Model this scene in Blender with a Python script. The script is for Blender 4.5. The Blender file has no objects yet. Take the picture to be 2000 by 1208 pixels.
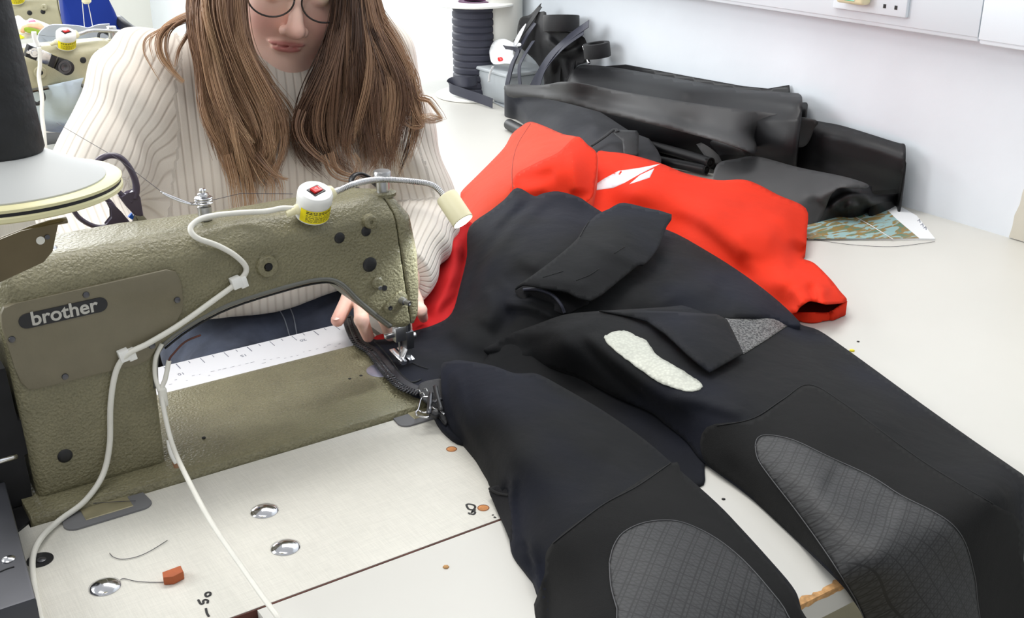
import bpy, bmesh, math, random
import numpy as np
from mathutils import Vector, Matrix, geometry

random.seed(7)
rng = np.random.default_rng(7)
sc = bpy.context.scene
COL = sc.collection

# ------------------------------------------------------------------ camera
FOC = 2209.0                      # focal length in pixels of the 2000 px wide frame
PITCH = math.radians(22.25)
YAW = math.radians(33.9)
CAM = np.array([0.0, 0.0, 1.391])
T = 0.75                          # height of the table tops
Fh = np.array([math.sin(YAW), math.cos(YAW), 0.0])
Rv = np.array([math.cos(YAW), -math.sin(YAW), 0.0])
Fw = Fh * math.cos(PITCH) - np.array([0, 0, 1.0]) * math.sin(PITCH)
Uv = Fh * math.sin(PITCH) + np.array([0, 0, 1.0]) * math.cos(PITCH)
cd = bpy.data.cameras.new('camera')
cam = bpy.data.objects.new('camera', cd)
COL.objects.link(cam)
cd.sensor_width = 36.0
cd.lens = 36.0 * FOC / 2000.0
cd.clip_start = 0.02
cam.location = CAM
cam.rotation_euler = (math.pi / 2 - PITCH, 0, -YAW)
sc.camera = cam

# ------------------------------------------------------------------ world, lights, exposure
w = bpy.data.worlds.new('world')
sc.world = w
w.use_nodes = True
w.node_tree.nodes['Background'].inputs[0].default_value = (0.93, 0.96, 1.0, 1)
w.node_tree.nodes['Background'].inputs[1].default_value = 0.55


def area(name, loc, target, size, power, color=(1, 1, 1), sy=None):
    d = bpy.data.lights.new(name, 'AREA')
    d.energy = power
    d.color = color
    d.size = size
    if sy:
        d.shape = 'RECTANGLE'
        d.size_y = sy
    o = bpy.data.objects.new(name, d)
    COL.objects.link(o)
    o.location = loc
    o.rotation_euler = (Vector(target) - Vector(loc)).to_track_quat('-Z', 'Y').to_euler()
    return o


area('ceiling_light', (1.05, 1.9, 2.75), (0.85, 1.3, 0.8), 1.5, 30, (1.0, 0.98, 0.95), 0.5)
area('ceiling_light', (-0.3, 0.6, 2.75), (0.5, 1.2, 0.8), 1.5, 11, (1.0, 0.98, 0.95), 0.5)
area('unseen_back_light', (-1.6, 2.6, 1.9), (0.5, 1.7, 0.95), 1.6, 52, (0.95, 0.98, 1.0), 1.3)  # daylight from a window at the left rear
area('unseen_back_light', (0.6, 5.4, 2.2), (1.1, 2.6, 0.8), 2.4, 90, (0.97, 0.99, 1.0), 1.4)  # added light that brightens the far end, no window known there
sc.view_settings.view_transform = 'Standard'
sc.view_settings.look = 'None'
sc.view_settings.gamma = 1.0
sc.view_settings.use_curve_mapping = False
sc.view_settings.exposure = 0.0
sc.cycles.use_denoising = True


# ------------------------------------------------------------------ helpers: points
def ray(u, v):
    return Fw + Rv * ((u - 1000) / FOC) + Uv * ((604 - v) / FOC)


def P(u, v, x=None, y=None, z=None):
    """point of the real plane x=, y= or z= seen along a sight line"""
    d = ray(u, v)
    if z is not None:
        t = (z - CAM[2]) / d[2]
    elif y is not None:
        t = (y - CAM[1]) / d[1]
    else:
        t = (x - CAM[0]) / d[0]
    return CAM + d * t


def catmull(pts, n=6, closed=False):
    pts = [np.array(p, float) for p in pts]
    out = []
    m = len(pts)
    rngi = range(m if closed else m - 1)
    for i in rngi:
        if closed:
            p0, p1, p2, p3 = pts[(i - 1) % m], pts[i], pts[(i + 1) % m], pts[(i + 2) % m]
        else:
            p0, p1, p2, p3 = pts[max(i - 1, 0)], pts[i], pts[i + 1], pts[min(i + 2, m - 1)]
        for k in range(n):
            t = k / n
            out.append(0.5 * ((2 * p1) + (-p0 + p2) * t + (2 * p0 - 5 * p1 + 4 * p2 - p3) * t * t + (-p0 + 3 * p1 - 3 * p2 + p3) * t ** 3))
    if not closed:
        out.append(pts[-1])
    return out


# ------------------------------------------------------------------ helpers: objects
def empty(name, loc=(0, 0, 0), rz=0):
    o = bpy.data.objects.new(name, None)
    o.empty_display_size = 0.05
    COL.objects.link(o)
    o.location = loc
    o.rotation_euler = (0, 0, rz)
    return o


def tag(o, label=None, cat=None, group=None, kind=None):
    if label: o['label'] = label
    if cat: o['category'] = cat
    if group: o['group'] = group
    if kind: o['kind'] = kind
    return o


def world_of(o):
    m = Matrix.Identity(4)
    while o is not None:
        m = Matrix.LocRotScale(o.location, o.rotation_euler, o.scale) @ m
        o = o.parent
    return m


def link(name, me, mat, parent=None, smooth=True):
    """vertices of me are in world coordinates; the object's origin stays the parent's"""
    if mat is not None and len(me.materials) == 0:
        me.materials.append(mat)
    if smooth:
        me.polygons.foreach_set('use_smooth', [True] * len(me.polygons))
    o = bpy.data.objects.new(name, me)
    COL.objects.link(o)
    if parent is not None:
        o.parent = parent
        me.transform(world_of(parent).inverted())
    else:
        # origin at the centre of the footprint
        if len(me.vertices):
            co = np.empty(len(me.vertices) * 3, np.float32)
            me.vertices.foreach_get('co', co)
            co = co.reshape(-1, 3)
            c = Vector((float(co[:, 0].mean()), float(co[:, 1].mean()), float(co[:, 2].min())))
            me.transform(Matrix.Translation(-c))
            o.location = c
    return o


def from_py(name, verts, faces, mat, parent=None, smooth=True):
    me = bpy.data.meshes.new(name)
    me.from_pydata([tuple(map(float, v)) for v in verts], [], faces)
    me.update()
    return link(name, me, mat, parent, smooth)


def from_bm(name, bm, mat, parent=None, smooth=False, autosmooth=True):
    me = bpy.data.meshes.new(name)
    bmesh.ops.recalc_face_normals(bm, faces=bm.faces)
    bm.to_mesh(me)
    bm.free()
    o = link(name, me, mat, parent, smooth)
    if autosmooth and not smooth:
        try:
            me.polygons.foreach_set('use_smooth', [True] * len(me.polygons))
            me.set_sharp_from_angle(angle=math.radians(35))
        except Exception:
            pass
    return o


def bm_box(bm, a, b, bev=0.0, seg=2):
    a = np.array(a, float); b = np.array(b, float)
    c = (a + b) / 2
    r = bmesh.ops.create_cube(bm, size=1.0, matrix=Matrix.Translation(Vector(c)) @ Matrix.Diagonal(Vector((*(np.abs(b - a)), 1))))
    if bev > 0:
        es = list({e for v in r['verts'] for e in v.link_edges})
        bmesh.ops.bevel(bm, geom=es, offset=bev, segments=seg, affect='EDGES', profile=0.5)
    return r


def box(name, a, b, mat, parent=None, bev=0.0, seg=2):
    bm = bmesh.new()
    bm_box(bm, a, b, bev, seg)
    return from_bm(name, bm, mat, parent)


def bm_prism(bm, pts, axis, a, b, bev=0.0, seg=2):
    """polygon in the plane across axis ('x': (y,z), 'y': (x,z), 'z': (x,y)) extruded from a to b"""
    def put(p, s):
        if axis == 'x': return (s, p[0], p[1])
        if axis == 'y': return (p[0], s, p[1])
        return (p[0], p[1], s)
    v0 = [bm.verts.new(put(p, a)) for p in pts]
    v1 = [bm.verts.new(put(p, b)) for p in pts]
    n = len(pts)
    bm.faces.new(v0)
    bm.faces.new(list(reversed(v1)))
    for i in range(n):
        bm.faces.new((v0[i], v0[(i + 1) % n], v1[(i + 1) % n], v1[i]))
    if bev > 0:
        vs = set(v0 + v1)
        es = [e for e in bm.edges if e.verts[0] in vs and e.verts[1] in vs and
              ((e.verts[0] in v0 and e.verts[1] in v0) or (e.verts[0] in v1 and e.verts[1] in v1))]
        bmesh.ops.bevel(bm, geom=es, offset=bev, segments=seg, affect='EDGES', profile=0.5)


def prism(name, pts, axis, a, b, mat, parent=None, bev=0.0, seg=2):
    bm = bmesh.new()
    bm_prism(bm, pts, axis, a, b, bev, seg)
    return from_bm(name, bm, mat, parent)


def frame_of(d):
    d = np.array(d, float); d /= np.linalg.norm(d)
    a = np.array([0, 0, 1.0]) if abs(d[2]) < 0.9 else np.array([1.0, 0, 0])
    s = np.cross(a, d); s /= np.linalg.norm(s)
    t = np.cross(d, s)
    return s, t, d


def lathe_data(origin, direction, prof, n=32):
    """prof: list of (radius, distance along direction)"""
    s, t, d = frame_of(direction)
    o = np.array(origin, float)
    vs, fs = [], []
    for r, h in prof:
        for k in range(n):
            a = 2 * math.pi * k / n
            vs.append(o + d * h + (s * math.cos(a) + t * math.sin(a)) * max(r, 1e-5))
    for i in range(len(prof) - 1):
        for k in range(n):
            fs.append((i * n + k, i * n + (k + 1) % n, (i + 1) * n + (k + 1) % n, (i + 1) * n + k))
    fs.append(tuple(reversed(range(n))))
    fs.append(tuple(range((len(prof) - 1) * n, len(prof) * n)))
    return vs, fs


def lathe(name, origin, direction, prof, mat, parent=None, n=32, sharp=True):
    vs, fs = lathe_data(origin, direction, prof, n)
    o = from_py(name, vs, fs, mat, parent, True)
    if sharp:
        try: o.data.set_sharp_from_angle(angle=math.radians(38))
        except Exception: pass
    return o


def tube_data(pts, rad, n=10, flat=1.0, up=None):
    pts = [np.array(p, float) for p in pts]
    m = len(pts)
    rs = [rad] * m if np.isscalar(rad) else list(rad)
    vs, fs = [], []
    ps = None
    for i in range(m):
        d = pts[min(i + 1, m - 1)] - pts[max(i - 1, 0)]
        d = d / (np.linalg.norm(d) + 1e-12)
        if ps is None:
            ps, _, _ = frame_of(d) if up is None else (np.cross(np.array(up, float), d), 0, 0)
        s = ps - d * np.dot(ps, d)
        s /= np.linalg.norm(s) + 1e-12
        ps = s
        t = np.cross(d, s)
        for k in range(n):
            a = 2 * math.pi * k / n
            vs.append(pts[i] + (s * math.cos(a) + t * math.sin(a) * flat) * rs[i])
    for i in range(m - 1):
        for k in range(n):
            fs.append((i * n + k, i * n + (k + 1) % n, (i + 1) * n + (k + 1) % n, (i + 1) * n + k))
    fs.append(tuple(reversed(range(n))))
    fs.append(tuple(range((m - 1) * n, m * n)))
    return vs, fs


def tube(name, pts, rad, mat, parent=None, n=10, smooth_n=6, flat=1.0, up=None):
    if smooth_n > 1:
        pts = catmull(pts, smooth_n)
    vs, fs = tube_data(pts, rad, n, flat, up)
    return from_py(name, vs, fs, mat, parent, True)


def merge_data(lst):
    V, F = [], []
    for vs, fs in lst:
        k = len(V)
        V += list(vs)
        F += [tuple(i + k for i in f) for f in fs]
    return V, F


def ribbon(name, pts, width, thick, mat, parent=None, side=None, n=8):
    """flat band swept along pts; side = direction of its width (one vector or one per point)"""
    pts = catmull(pts, n)
    m = len(pts)
    if side is None: side = (0, 0, 1)
    sd = [np.array(side, float)] * m if np.ndim(side) == 1 else catmull(side, n)
    vs, fs = [], []
    for i in range(m):
        d = pts[min(i + 1, m - 1)] - pts[max(i - 1, 0)]
        d /= np.linalg.norm(d) + 1e-12
        s = sd[i] - d * np.dot(sd[i], d)
        s /= np.linalg.norm(s) + 1e-12
        nn = np.cross(d, s)
        for a, b in ((-1, -1), (1, -1), (1, 1), (-1, 1)):
            vs.append(pts[i] + s * a * width / 2 + nn * b * thick / 2)
    for i in range(m - 1):
        for k in range(4):
            fs.append((i * 4 + k, i * 4 + (k + 1) % 4, (i + 1) * 4 + (k + 1) % 4, (i + 1) * 4 + k))
    fs.append((3, 2, 1, 0)); fs.append(tuple(range(4 * (m - 1), 4 * m)))
    o = from_py(name, vs, fs, mat, parent, True)
    try: o.data.set_sharp_from_angle(angle=math.radians(40))
    except Exception: pass
    return o


def copy_tree(o, parent=None):
    c = o.copy()
    COL.objects.link(c)
    c.parent = parent
    for ch in list(o.children):
        copy_tree(ch, c)
    return c


# ------------------------------------------------------------------ helpers: materials
def srgb(r, g, b):
    f = lambda c: (c / 255 / 12.92) if c / 255 <= 0.04045 else ((c / 255 + 0.055) / 1.055) ** 2.4
    return (f(r), f(g), f(b), 1)


MATS = {}


def mat(name, col, rough=0.6, metal=0.0, var=0.0, vscale=20.0, bump=0.0, bscale=200.0, coat=0.0, spec=0.5,
        emis=None, estr=0.0, sheen=0.0, alpha=None, trans=0.0, bdist=0.001, detail=3.0):
    m = bpy.data.materials.new(name)
    m.use_nodes = True
    nt = m.node_tree
    b = nt.nodes['Principled BSDF']
    b.inputs['Base Color'].default_value = col
    b.inputs['Roughness'].default_value = rough
    b.inputs['Metallic'].default_value = metal
    b.inputs['Specular IOR Level'].default_value = spec
    b.inputs['Coat Weight'].default_value = coat
    b.inputs['Coat Roughness'].default_value = 0.1
    b.inputs['Sheen Weight'].default_value = sheen
    b.inputs['Transmission Weight'].default_value = trans
    if emis:
        b.inputs['Emission Color'].default_value = emis
        b.inputs['Emission Strength'].default_value = estr
    tc = nt.nodes.new('ShaderNodeTexCoord')
    if var > 0:
        n = nt.nodes.new('ShaderNodeTexNoise')
        n.inputs['Scale'].default_value = vscale
        n.inputs['Detail'].default_value = 4
        nt.links.new(tc.outputs['Object'], n.inputs['Vector'])
        r = nt.nodes.new('ShaderNodeMapRange')
        r.inputs['From Min'].default_value = 0.3
        r.inputs['From Max'].default_value = 0.7
        r.inputs['To Min'].default_value = 1 - var
        r.inputs['To Max'].default_value = 1 + var
        nt.links.new(n.outputs['Fac'], r.inputs['Value'])
        mx = nt.nodes.new('ShaderNodeMix')
        mx.data_type = 'RGBA'
        mx.blend_type = 'MULTIPLY'
        mx.inputs[0].default_value = 1.0
        mx.inputs[6].default_value = col
        nt.links.new(r.outputs[0], mx.inputs[7])
        nt.links.new(mx.outputs[2], b.inputs['Base Color'])
    if bump > 0:
        n2 = nt.nodes.new('ShaderNodeTexNoise')
        n2.inputs['Scale'].default_value = bscale
        n2.inputs['Detail'].default_value = detail
        nt.links.new(tc.outputs['Object'], n2.inputs['Vector'])
        bp = nt.nodes.new('ShaderNodeBump')
        bp.inputs['Strength'].default_value = bump
        bp.inputs['Distance'].default_value = bdist
        nt.links.new(n2.outputs['Fac'], bp.inputs['Height'])
        nt.links.new(bp.outputs[0], b.inputs['Normal'])
    MATS[name] = m
    return m


def nodes(m):
    nt = m.node_tree
    return nt, nt.nodes, nt.links, nt.nodes['Principled BSDF']


def mix_col(m, fac_socket, col_b, blend='MIX', factor=None):
    """mix col_b over whatever feeds Base Color using fac"""
    nt, N, L, b = nodes(m)
    mx = N.new('ShaderNodeMix'); mx.data_type = 'RGBA'; mx.blend_type = blend
    src = b.inputs['Base Color'].links[0].from_socket if b.inputs['Base Color'].links else None
    if src: L.new(src, mx.inputs[6])
    else: mx.inputs[6].default_value = b.inputs['Base Color'].default_value
    if isinstance(col_b, tuple): mx.inputs[7].default_value = col_b
    else: L.new(col_b, mx.inputs[7])
    if fac_socket is not None: L.new(fac_socket, mx.inputs[0])
    else: mx.inputs[0].default_value = factor
    L.new(mx.outputs[2], b.inputs['Base Color'])


def math_node(N, L, op, a, b=None, c=None):
    n = N.new('ShaderNodeMath'); n.operation = op
    for i, s in enumerate((a, b, c)):
        if s is None: continue
        if isinstance(s, (int, float)): n.inputs[i].default_value = s
        else: L.new(s, n.inputs[i])
    return n.outputs[0]


# ---- paint, metal, plastic
M_HAM = mat('hammer_finish_paint', srgb(126, 121, 95), 0.40, 0.0, 0.10, 30, 1.0, 300, 0.06, 0.42, bdist=0.0018, detail=1.5)
nt, N, L, B = nodes(M_HAM)
vor = N.new('ShaderNodeTexVoronoi'); vor.inputs['Scale'].default_value = 420
tc = [n for n in N if n.type == 'TEX_COORD'][0]
L.new(tc.outputs['Object'], vor.inputs['Vector'])
rr = N.new('ShaderNodeMapRange'); rr.inputs['From Min'].default_value = 0.1; rr.inputs['From Max'].default_value = 0.8
rr.inputs['To Min'].default_value = 0.84; rr.inputs['To Max'].default_value = 1.08
L.new(vor.outputs['Distance'], rr.inputs['Value'])
mix_col(M_HAM, None, rr.outputs[0], 'MULTIPLY', 1.0)
M_HAM2 = mat('overlit_hammer_paint', srgb(178, 172, 142), 0.4, 0.0, 0.08, 30, 0.4, 330, 0.05, 0.4, bdist=0.001)  # hammer paint lightened, the strong light at the back put into the colour
M_HAMP = mat('hammer_finish_plate', srgb(116, 109, 88), 0.42, 0.0, 0.06, 40, 0.35, 330, 0.1, 0.5, bdist=0.0008, detail=1.5)
nt, N, L, B = nodes(M_HAMP)
tc = [n for n in N if n.type == 'TEX_COORD'][0]
rust = N.new('ShaderNodeTexNoise'); rust.inputs['Scale'].default_value = 9; rust.inputs['Detail'].default_value = 6
L.new(tc.outputs['Object'], rust.inputs['Vector'])
rm = N.new('ShaderNodeMapRange'); rm.inputs['From Min'].default_value = 0.68; rm.inputs['From Max'].default_value = 0.78
L.new(rust.outputs['Fac'], rm.inputs['Value'])
mix_col(M_HAMP, rm.outputs[0], srgb(140, 92, 40))
M_CHROME = mat('chrome', (0.75, 0.75, 0.77, 1), 0.14, 1.0)
M_STEEL = mat('brushed_steel', (0.5, 0.5, 0.5, 1), 0.3, 1.0, 0.1, 60)
M_DARKSTEEL = mat('dark_steel', (0.12, 0.12, 0.13, 1), 0.32, 0.9)
M_BLACKPL = mat('black_plastic', (0.012, 0.012, 0.014, 1), 0.4)
M_BLACKRUB = mat('black_rubber', (0.01, 0.01, 0.011, 1), 0.55)
M_DARK = mat('dark_grime_and_shade', (0.006, 0.006, 0.007, 1), 0.8, 0, 0.5, 30, 0.4, 60)  # also paints the shade inside screw holes and the face plate joint
M_WHITEPL = mat('white_plastic', srgb(240, 240, 235), 0.35, 0, 0.0, 1, 0, 1, 0.2)
M_CABLE = mat('white_cable', srgb(226, 224, 214), 0.45, 0, 0.05, 50)
M_CREAMPL = mat('cream_plastic', srgb(236, 229, 190), 0.4)
M_YELLOW = mat('yellow_label', srgb(240, 222, 20), 0.5)
M_PRINT = mat('black_print', (0.012, 0.012, 0.013, 1), 0.6)
M_GREYPRINT = mat('grey_print', srgb(120, 122, 140), 0.6)
M_SILVERPRINT = mat('silver_print', srgb(190, 188, 180), 0.35, 0.3)
M_RED = mat('red_switch', srgb(215, 30, 28), 0.3, coat=0.3)
M_WHITEP = mat('white_print', srgb(238, 240, 242), 0.5)
M_SCISSOR = mat('purple_grey_plastic', srgb(72, 62, 78), 0.35, coat=0.15)
M_BLUE = mat('blue_plastic', srgb(20, 110, 225), 0.45)
M_LED = mat('led_lens', (1, 1, 1, 1), 0.4, emis=(0.92, 0.95, 1, 1), estr=9)
# ---- tables, walls
M_LAM = mat('linen_laminate', srgb(216, 213, 203), 0.42, 0, 0.04, 9, 0.0)
nt, N, L, B = nodes(M_LAM)
tc = [n for n in N if n.type == 'TEX_COORD'][0]
hs = []
for sc_, axis in (((900, 40, 1), 0), ((40, 900, 1), 1)):
    mp = N.new('ShaderNodeMapping'); mp.inputs['Scale'].default_value = sc_
    L.new(tc.outputs['Object'], mp.inputs['Vector'])
    nz = N.new('ShaderNodeTexNoise'); nz.inputs['Scale'].default_value = 1.0; nz.inputs['Detail'].default_value = 2
    L.new(mp.outputs[0], nz.inputs['Vector'])
    hs.append(nz.outputs['Fac'])
sm = math_node(N, L, 'ADD', hs[0], hs[1])
bp = N.new('ShaderNodeBump'); bp.inputs['Strength'].default_value = 0.35; bp.inputs['Distance'].default_value = 0.0006
L.new(sm, bp.inputs['Height']); L.new(bp.outputs[0], B.inputs['Normal'])
mr = N.new('ShaderNodeMapRange'); mr.inputs['From Min'].default_value = 0.75; mr.inputs['From Max'].default_value = 1.25
mr.inputs['To Min'].default_value = 0.93; mr.inputs['To Max'].default_value = 1.04
L.new(sm, mr.inputs['Value']); mix_col(M_LAM, None, mr.outputs[0], 'MULTIPLY', 1.0)
M_TABLE = mat('white_melamine', srgb(208, 206, 199), 0.4, 0, 0.025, 4, 0.05, 30)
M_CHIP = mat('chipboard', srgb(196, 150, 98), 0.85, 0, 0.3, 160, 0.6, 300)
M_BROWNEDGE = mat('brown_edge', srgb(92, 50, 40), 0.7, 0, 0.3, 40)
M_HOLE = mat('bare_wood', srgb(205, 140, 85), 0.8, 0, 0.25, 150)
M_WALL = mat('painted_brick_wall', srgb(233, 239, 245), 0.6, 0, 0.02, 6, 0.25, 14, bdist=0.006, detail=5)
M_WALLB = mat('back_wall_paint', srgb(240, 240, 234), 0.7, 0, 0.015, 2)
M_WALLCREAM = mat('bare_plaster', srgb(214, 210, 196), 0.8, 0, 0.06, 8, 0.3, 30, bdist=0.003)
M_TRUNK = mat('trunking_plastic', srgb(228, 236, 242), 0.6, spec=.3)
M_FLOOR = mat('vinyl_floor', srgb(176, 168, 142), 0.5, 0, 0.12, 5)
M_RULER = mat('ruler_white', srgb(244, 245, 250), 0.3)


# ---- cloth
def fabric(name, col, rough=0.85, var=0.08, weave=900, wb=0.25, sheen=0.15, vscale=6, spec=0.25, lump=0.3):
    m = mat(name, col, rough, 0, var, vscale, 0, 1, 0, spec, sheen=sheen)
    nt, N, L, B = nodes(m)
    tc = [n for n in N if n.type == 'TEX_COORD'][0]
    nz = N.new('ShaderNodeTexNoise'); nz.inputs['Scale'].default_value = weave; nz.inputs['Detail'].default_value = 1
    n2 = N.new('ShaderNodeTexNoise'); n2.inputs['Scale'].default_value = 22; n2.inputs['Detail'].default_value = 3
    L.new(tc.outputs['Object'], nz.inputs['Vector']); L.new(tc.outputs['Object'], n2.inputs['Vector'])
    b1 = N.new('ShaderNodeBump'); b1.inputs['Strength'].default_value = wb; b1.inputs['Distance'].default_value = 0.0008
    b2 = N.new('ShaderNodeBump'); b2.inputs['Strength'].default_value = lump if spec < .45 else .05; b2.inputs['Distance'].default_value = 0.004
    L.new(n2.outputs['Fac'], b2.inputs['Height'])
    L.new(nz.outputs['Fac'], b1.inputs['Height']); L.new(b2.outputs[0], b1.inputs['Normal']); L.new(b1.outputs[0], B.inputs['Normal'])
    return m


M_SUIT = fabric('navy_black_shell', srgb(17, 18, 20), 0.8, 0.16, 1200, 0.3, 0.03, 6, .16, .45)
nt, N, L, B = nodes(M_SUIT)
tc = [n for n in N if n.type == 'TEX_COORD'][0]
nvy = N.new('ShaderNodeTexNoise'); nvy.inputs['Scale'].default_value = 4.5; nvy.inputs['Detail'].default_value = 2
L.new(tc.outputs['Object'], nvy.inputs['Vector'])
nr_ = N.new('ShaderNodeMapRange'); nr_.inputs['From Min'].default_value = .42; nr_.inputs['From Max'].default_value = .6
L.new(nvy.outputs['Fac'], nr_.inputs['Value']); mix_col(M_SUIT, nr_.outputs[0], srgb(18, 21, 33))
M_SUITK = fabric('black_knee_shell', srgb(22, 22, 22), 0.85, 0.12, 1500, 0.5, 0.03, 6, .15)
M_SUITIN = fabric('black_lining', srgb(22, 22, 25), 0.9, 0.1, 900, 0.3, 0.05)
M_REDF = fabric('red_shell', srgb(214, 50, 26), 0.8, 0.12, 1000, 0.25, 0.0, 6, .12, .5)
M_REDD = fabric('crimson_shell', srgb(188, 34, 36), 0.8, 0.07, 1000, 0.25, 0.0, 6, .12, .5)
M_REDW = fabric('faded_red_shell', srgb(200, 66, 42), 0.8, 0.1, 1000, 0.3, 0.05, 6, .12, .5)
M_VINYL = fabric('black_coated_fabric', srgb(17, 17, 20), 0.5, 0.1, 300, 0.08, 0.0, 5, 0.46)
M_VINYLG = fabric('sheen_grey_coated_fabric', srgb(54, 54, 55), 0.62, 0.1, 300, 0.08, 0.0, 5, 0.46)  # black coated fabric with its lit grey sheen put into the colour
M_TAPE = fabric('dark_webbing', srgb(52, 54, 68), 0.55, 0.1, 900, 0.4, 0.1, 9, 0.4)
M_TAPEB = fabric('black_webbing', srgb(20, 20, 23), 0.6, 0.1, 900, 0.4, 0.1, 9, 0.4)
M_OVAL = mat('silver_reflective_patch', srgb(200, 202, 190), 0.5, 0.15, 0.06, 40, 0.3, 500)
nt, N, L, B = nodes(M_OVAL)
tc = [n for n in N if n.type == 'TEX_COORD'][0]
vo = N.new('ShaderNodeTexVoronoi'); vo.inputs['Scale'].default_value = 260
L.new(tc.outputs['Object'], vo.inputs['Vector'])
mr = N.new('ShaderNodeMapRange'); mr.inputs['From Min'].default_value = 0.0; mr.inputs['From Max'].default_value = 0.7
mr.inputs['To Min'].default_value = 1.06; mr.inputs['To Max'].default_value = 0.82
L.new(vo.outputs['Distance'], mr.inputs['Value']); mix_col(M_OVAL, None, mr.outputs[0], 'MULTIPLY', 1.0)

# knee patch: crossed lines with small triangles between them, from the UV layer (metres)
M_KNEE = mat('textured_knee_patch', srgb(50, 50, 51), 0.6, 0, 0.05, 20, 0, 1, 0, 0.5)
nt, N, L, B = nodes(M_KNEE)
uvn = N.new('ShaderNodeUVMap'); sep = N.new('ShaderNodeSeparateXYZ'); L.new(uvn.outputs[0], sep.inputs[0])


def linesx(N, L, s, period, width):
    f = math_node(N, L, 'FRACT', math_node(N, L, 'DIVIDE', s, period))
    return math_node(N, L, 'LESS_THAN', f, width)


u_, v_ = sep.outputs[0], sep.outputs[1]
l1 = linesx(N, L, v_, 0.0135, 0.11)
l2 = linesx(N, L, math_node(N, L, 'ADD', v_, 0.0035), 0.0135, 0.08)
d1 = linesx(N, L, math_node(N, L, 'ADD', u_, math_node(N, L, 'MULTIPLY', v_, 0.6)), 0.006, 0.3)
d2 = linesx(N, L, math_node(N, L, 'SUBTRACT', u_, math_node(N, L, 'MULTIPLY', v_, 0.6)), 0.006, 0.3)
l3 = linesx(N, L, u_, 0.019, 0.08)
mxl = math_node(N, L, 'MAXIMUM', math_node(N, L, 'MAXIMUM', l1, l2), l3)
tri = math_node(N, L, 'MULTIPLY', math_node(N, L, 'MAXIMUM', d1, d2), 0.55)
allm = math_node(N, L, 'MAXIMUM', mxl, tri)
mix_col(M_KNEE, allm, srgb(20, 20, 21))
bp = N.new('ShaderNodeBump'); bp.invert = True; bp.inputs['Strength'].default_value = 0.5; bp.inputs['Distance'].default_value = 0.0006
L.new(allm, bp.inputs['Height']); L.new(bp.outputs[0], B.inputs['Normal'])

M_MESH = mat('black_mesh_fabric', srgb(28, 28, 30), 0.5)
nt, N, L, B = nodes(M_MESH)
tc = [n for n in N if n.type == 'TEX_COORD'][0]
vo = N.new('ShaderNodeTexVoronoi'); vo.inputs['Scale'].default_value = 330
L.new(tc.outputs['Object'], vo.inputs['Vector'])
mr = N.new('ShaderNodeMapRange'); mr.inputs['From Min'].default_value = 0.45; mr.inputs['From Max'].default_value = 0.55
L.new(vo.outputs['Distance'], mr.inputs['Value']); mix_col(M_MESH, mr.outputs[0], srgb(110, 110, 108))


# ------------------------------------------------------------------ helper: draped cloth
def depth_of(u, v, spec):
    d = ray(u, v)
    if isinstance(spec, tuple):
        k = {'x': 0, 'y': 1, 'z': 2}[spec[0]]
        return (spec[1] - CAM[k]) / d[k]
    return (T + spec - CAM[2]) / d[2]


def poly_dist(px, line):
    """distance (pixels) and side of each point to a polyline, and position along it 0..1"""
    line = np.array(line, float)
    best = np.full(len(px), 1e9); side = np.zeros(len(px)); tt = np.zeros(len(px))
    seg = np.linalg.norm(np.diff(line, axis=0), axis=1); cum = np.concatenate([[0], np.cumsum(seg)]); tot = cum[-1]
    for i in range(len(line) - 1):
        a, b = line[i], line[i + 1]
        ab = b - a
        t = np.clip(((px - a) @ ab) / (ab @ ab + 1e-9), 0, 1)
        q = a + t[:, None] * ab
        dv = px - q
        d = np.hypot(dv[:, 0], dv[:, 1])
        m = d < best
        best[m] = d[m]
        side[m] = np.sign(ab[0] * dv[m, 1] - ab[1] * dv[m, 0])
        tt[m] = (cum[i] + t[m] * seg[i]) / tot
    return best, side, tt


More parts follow.
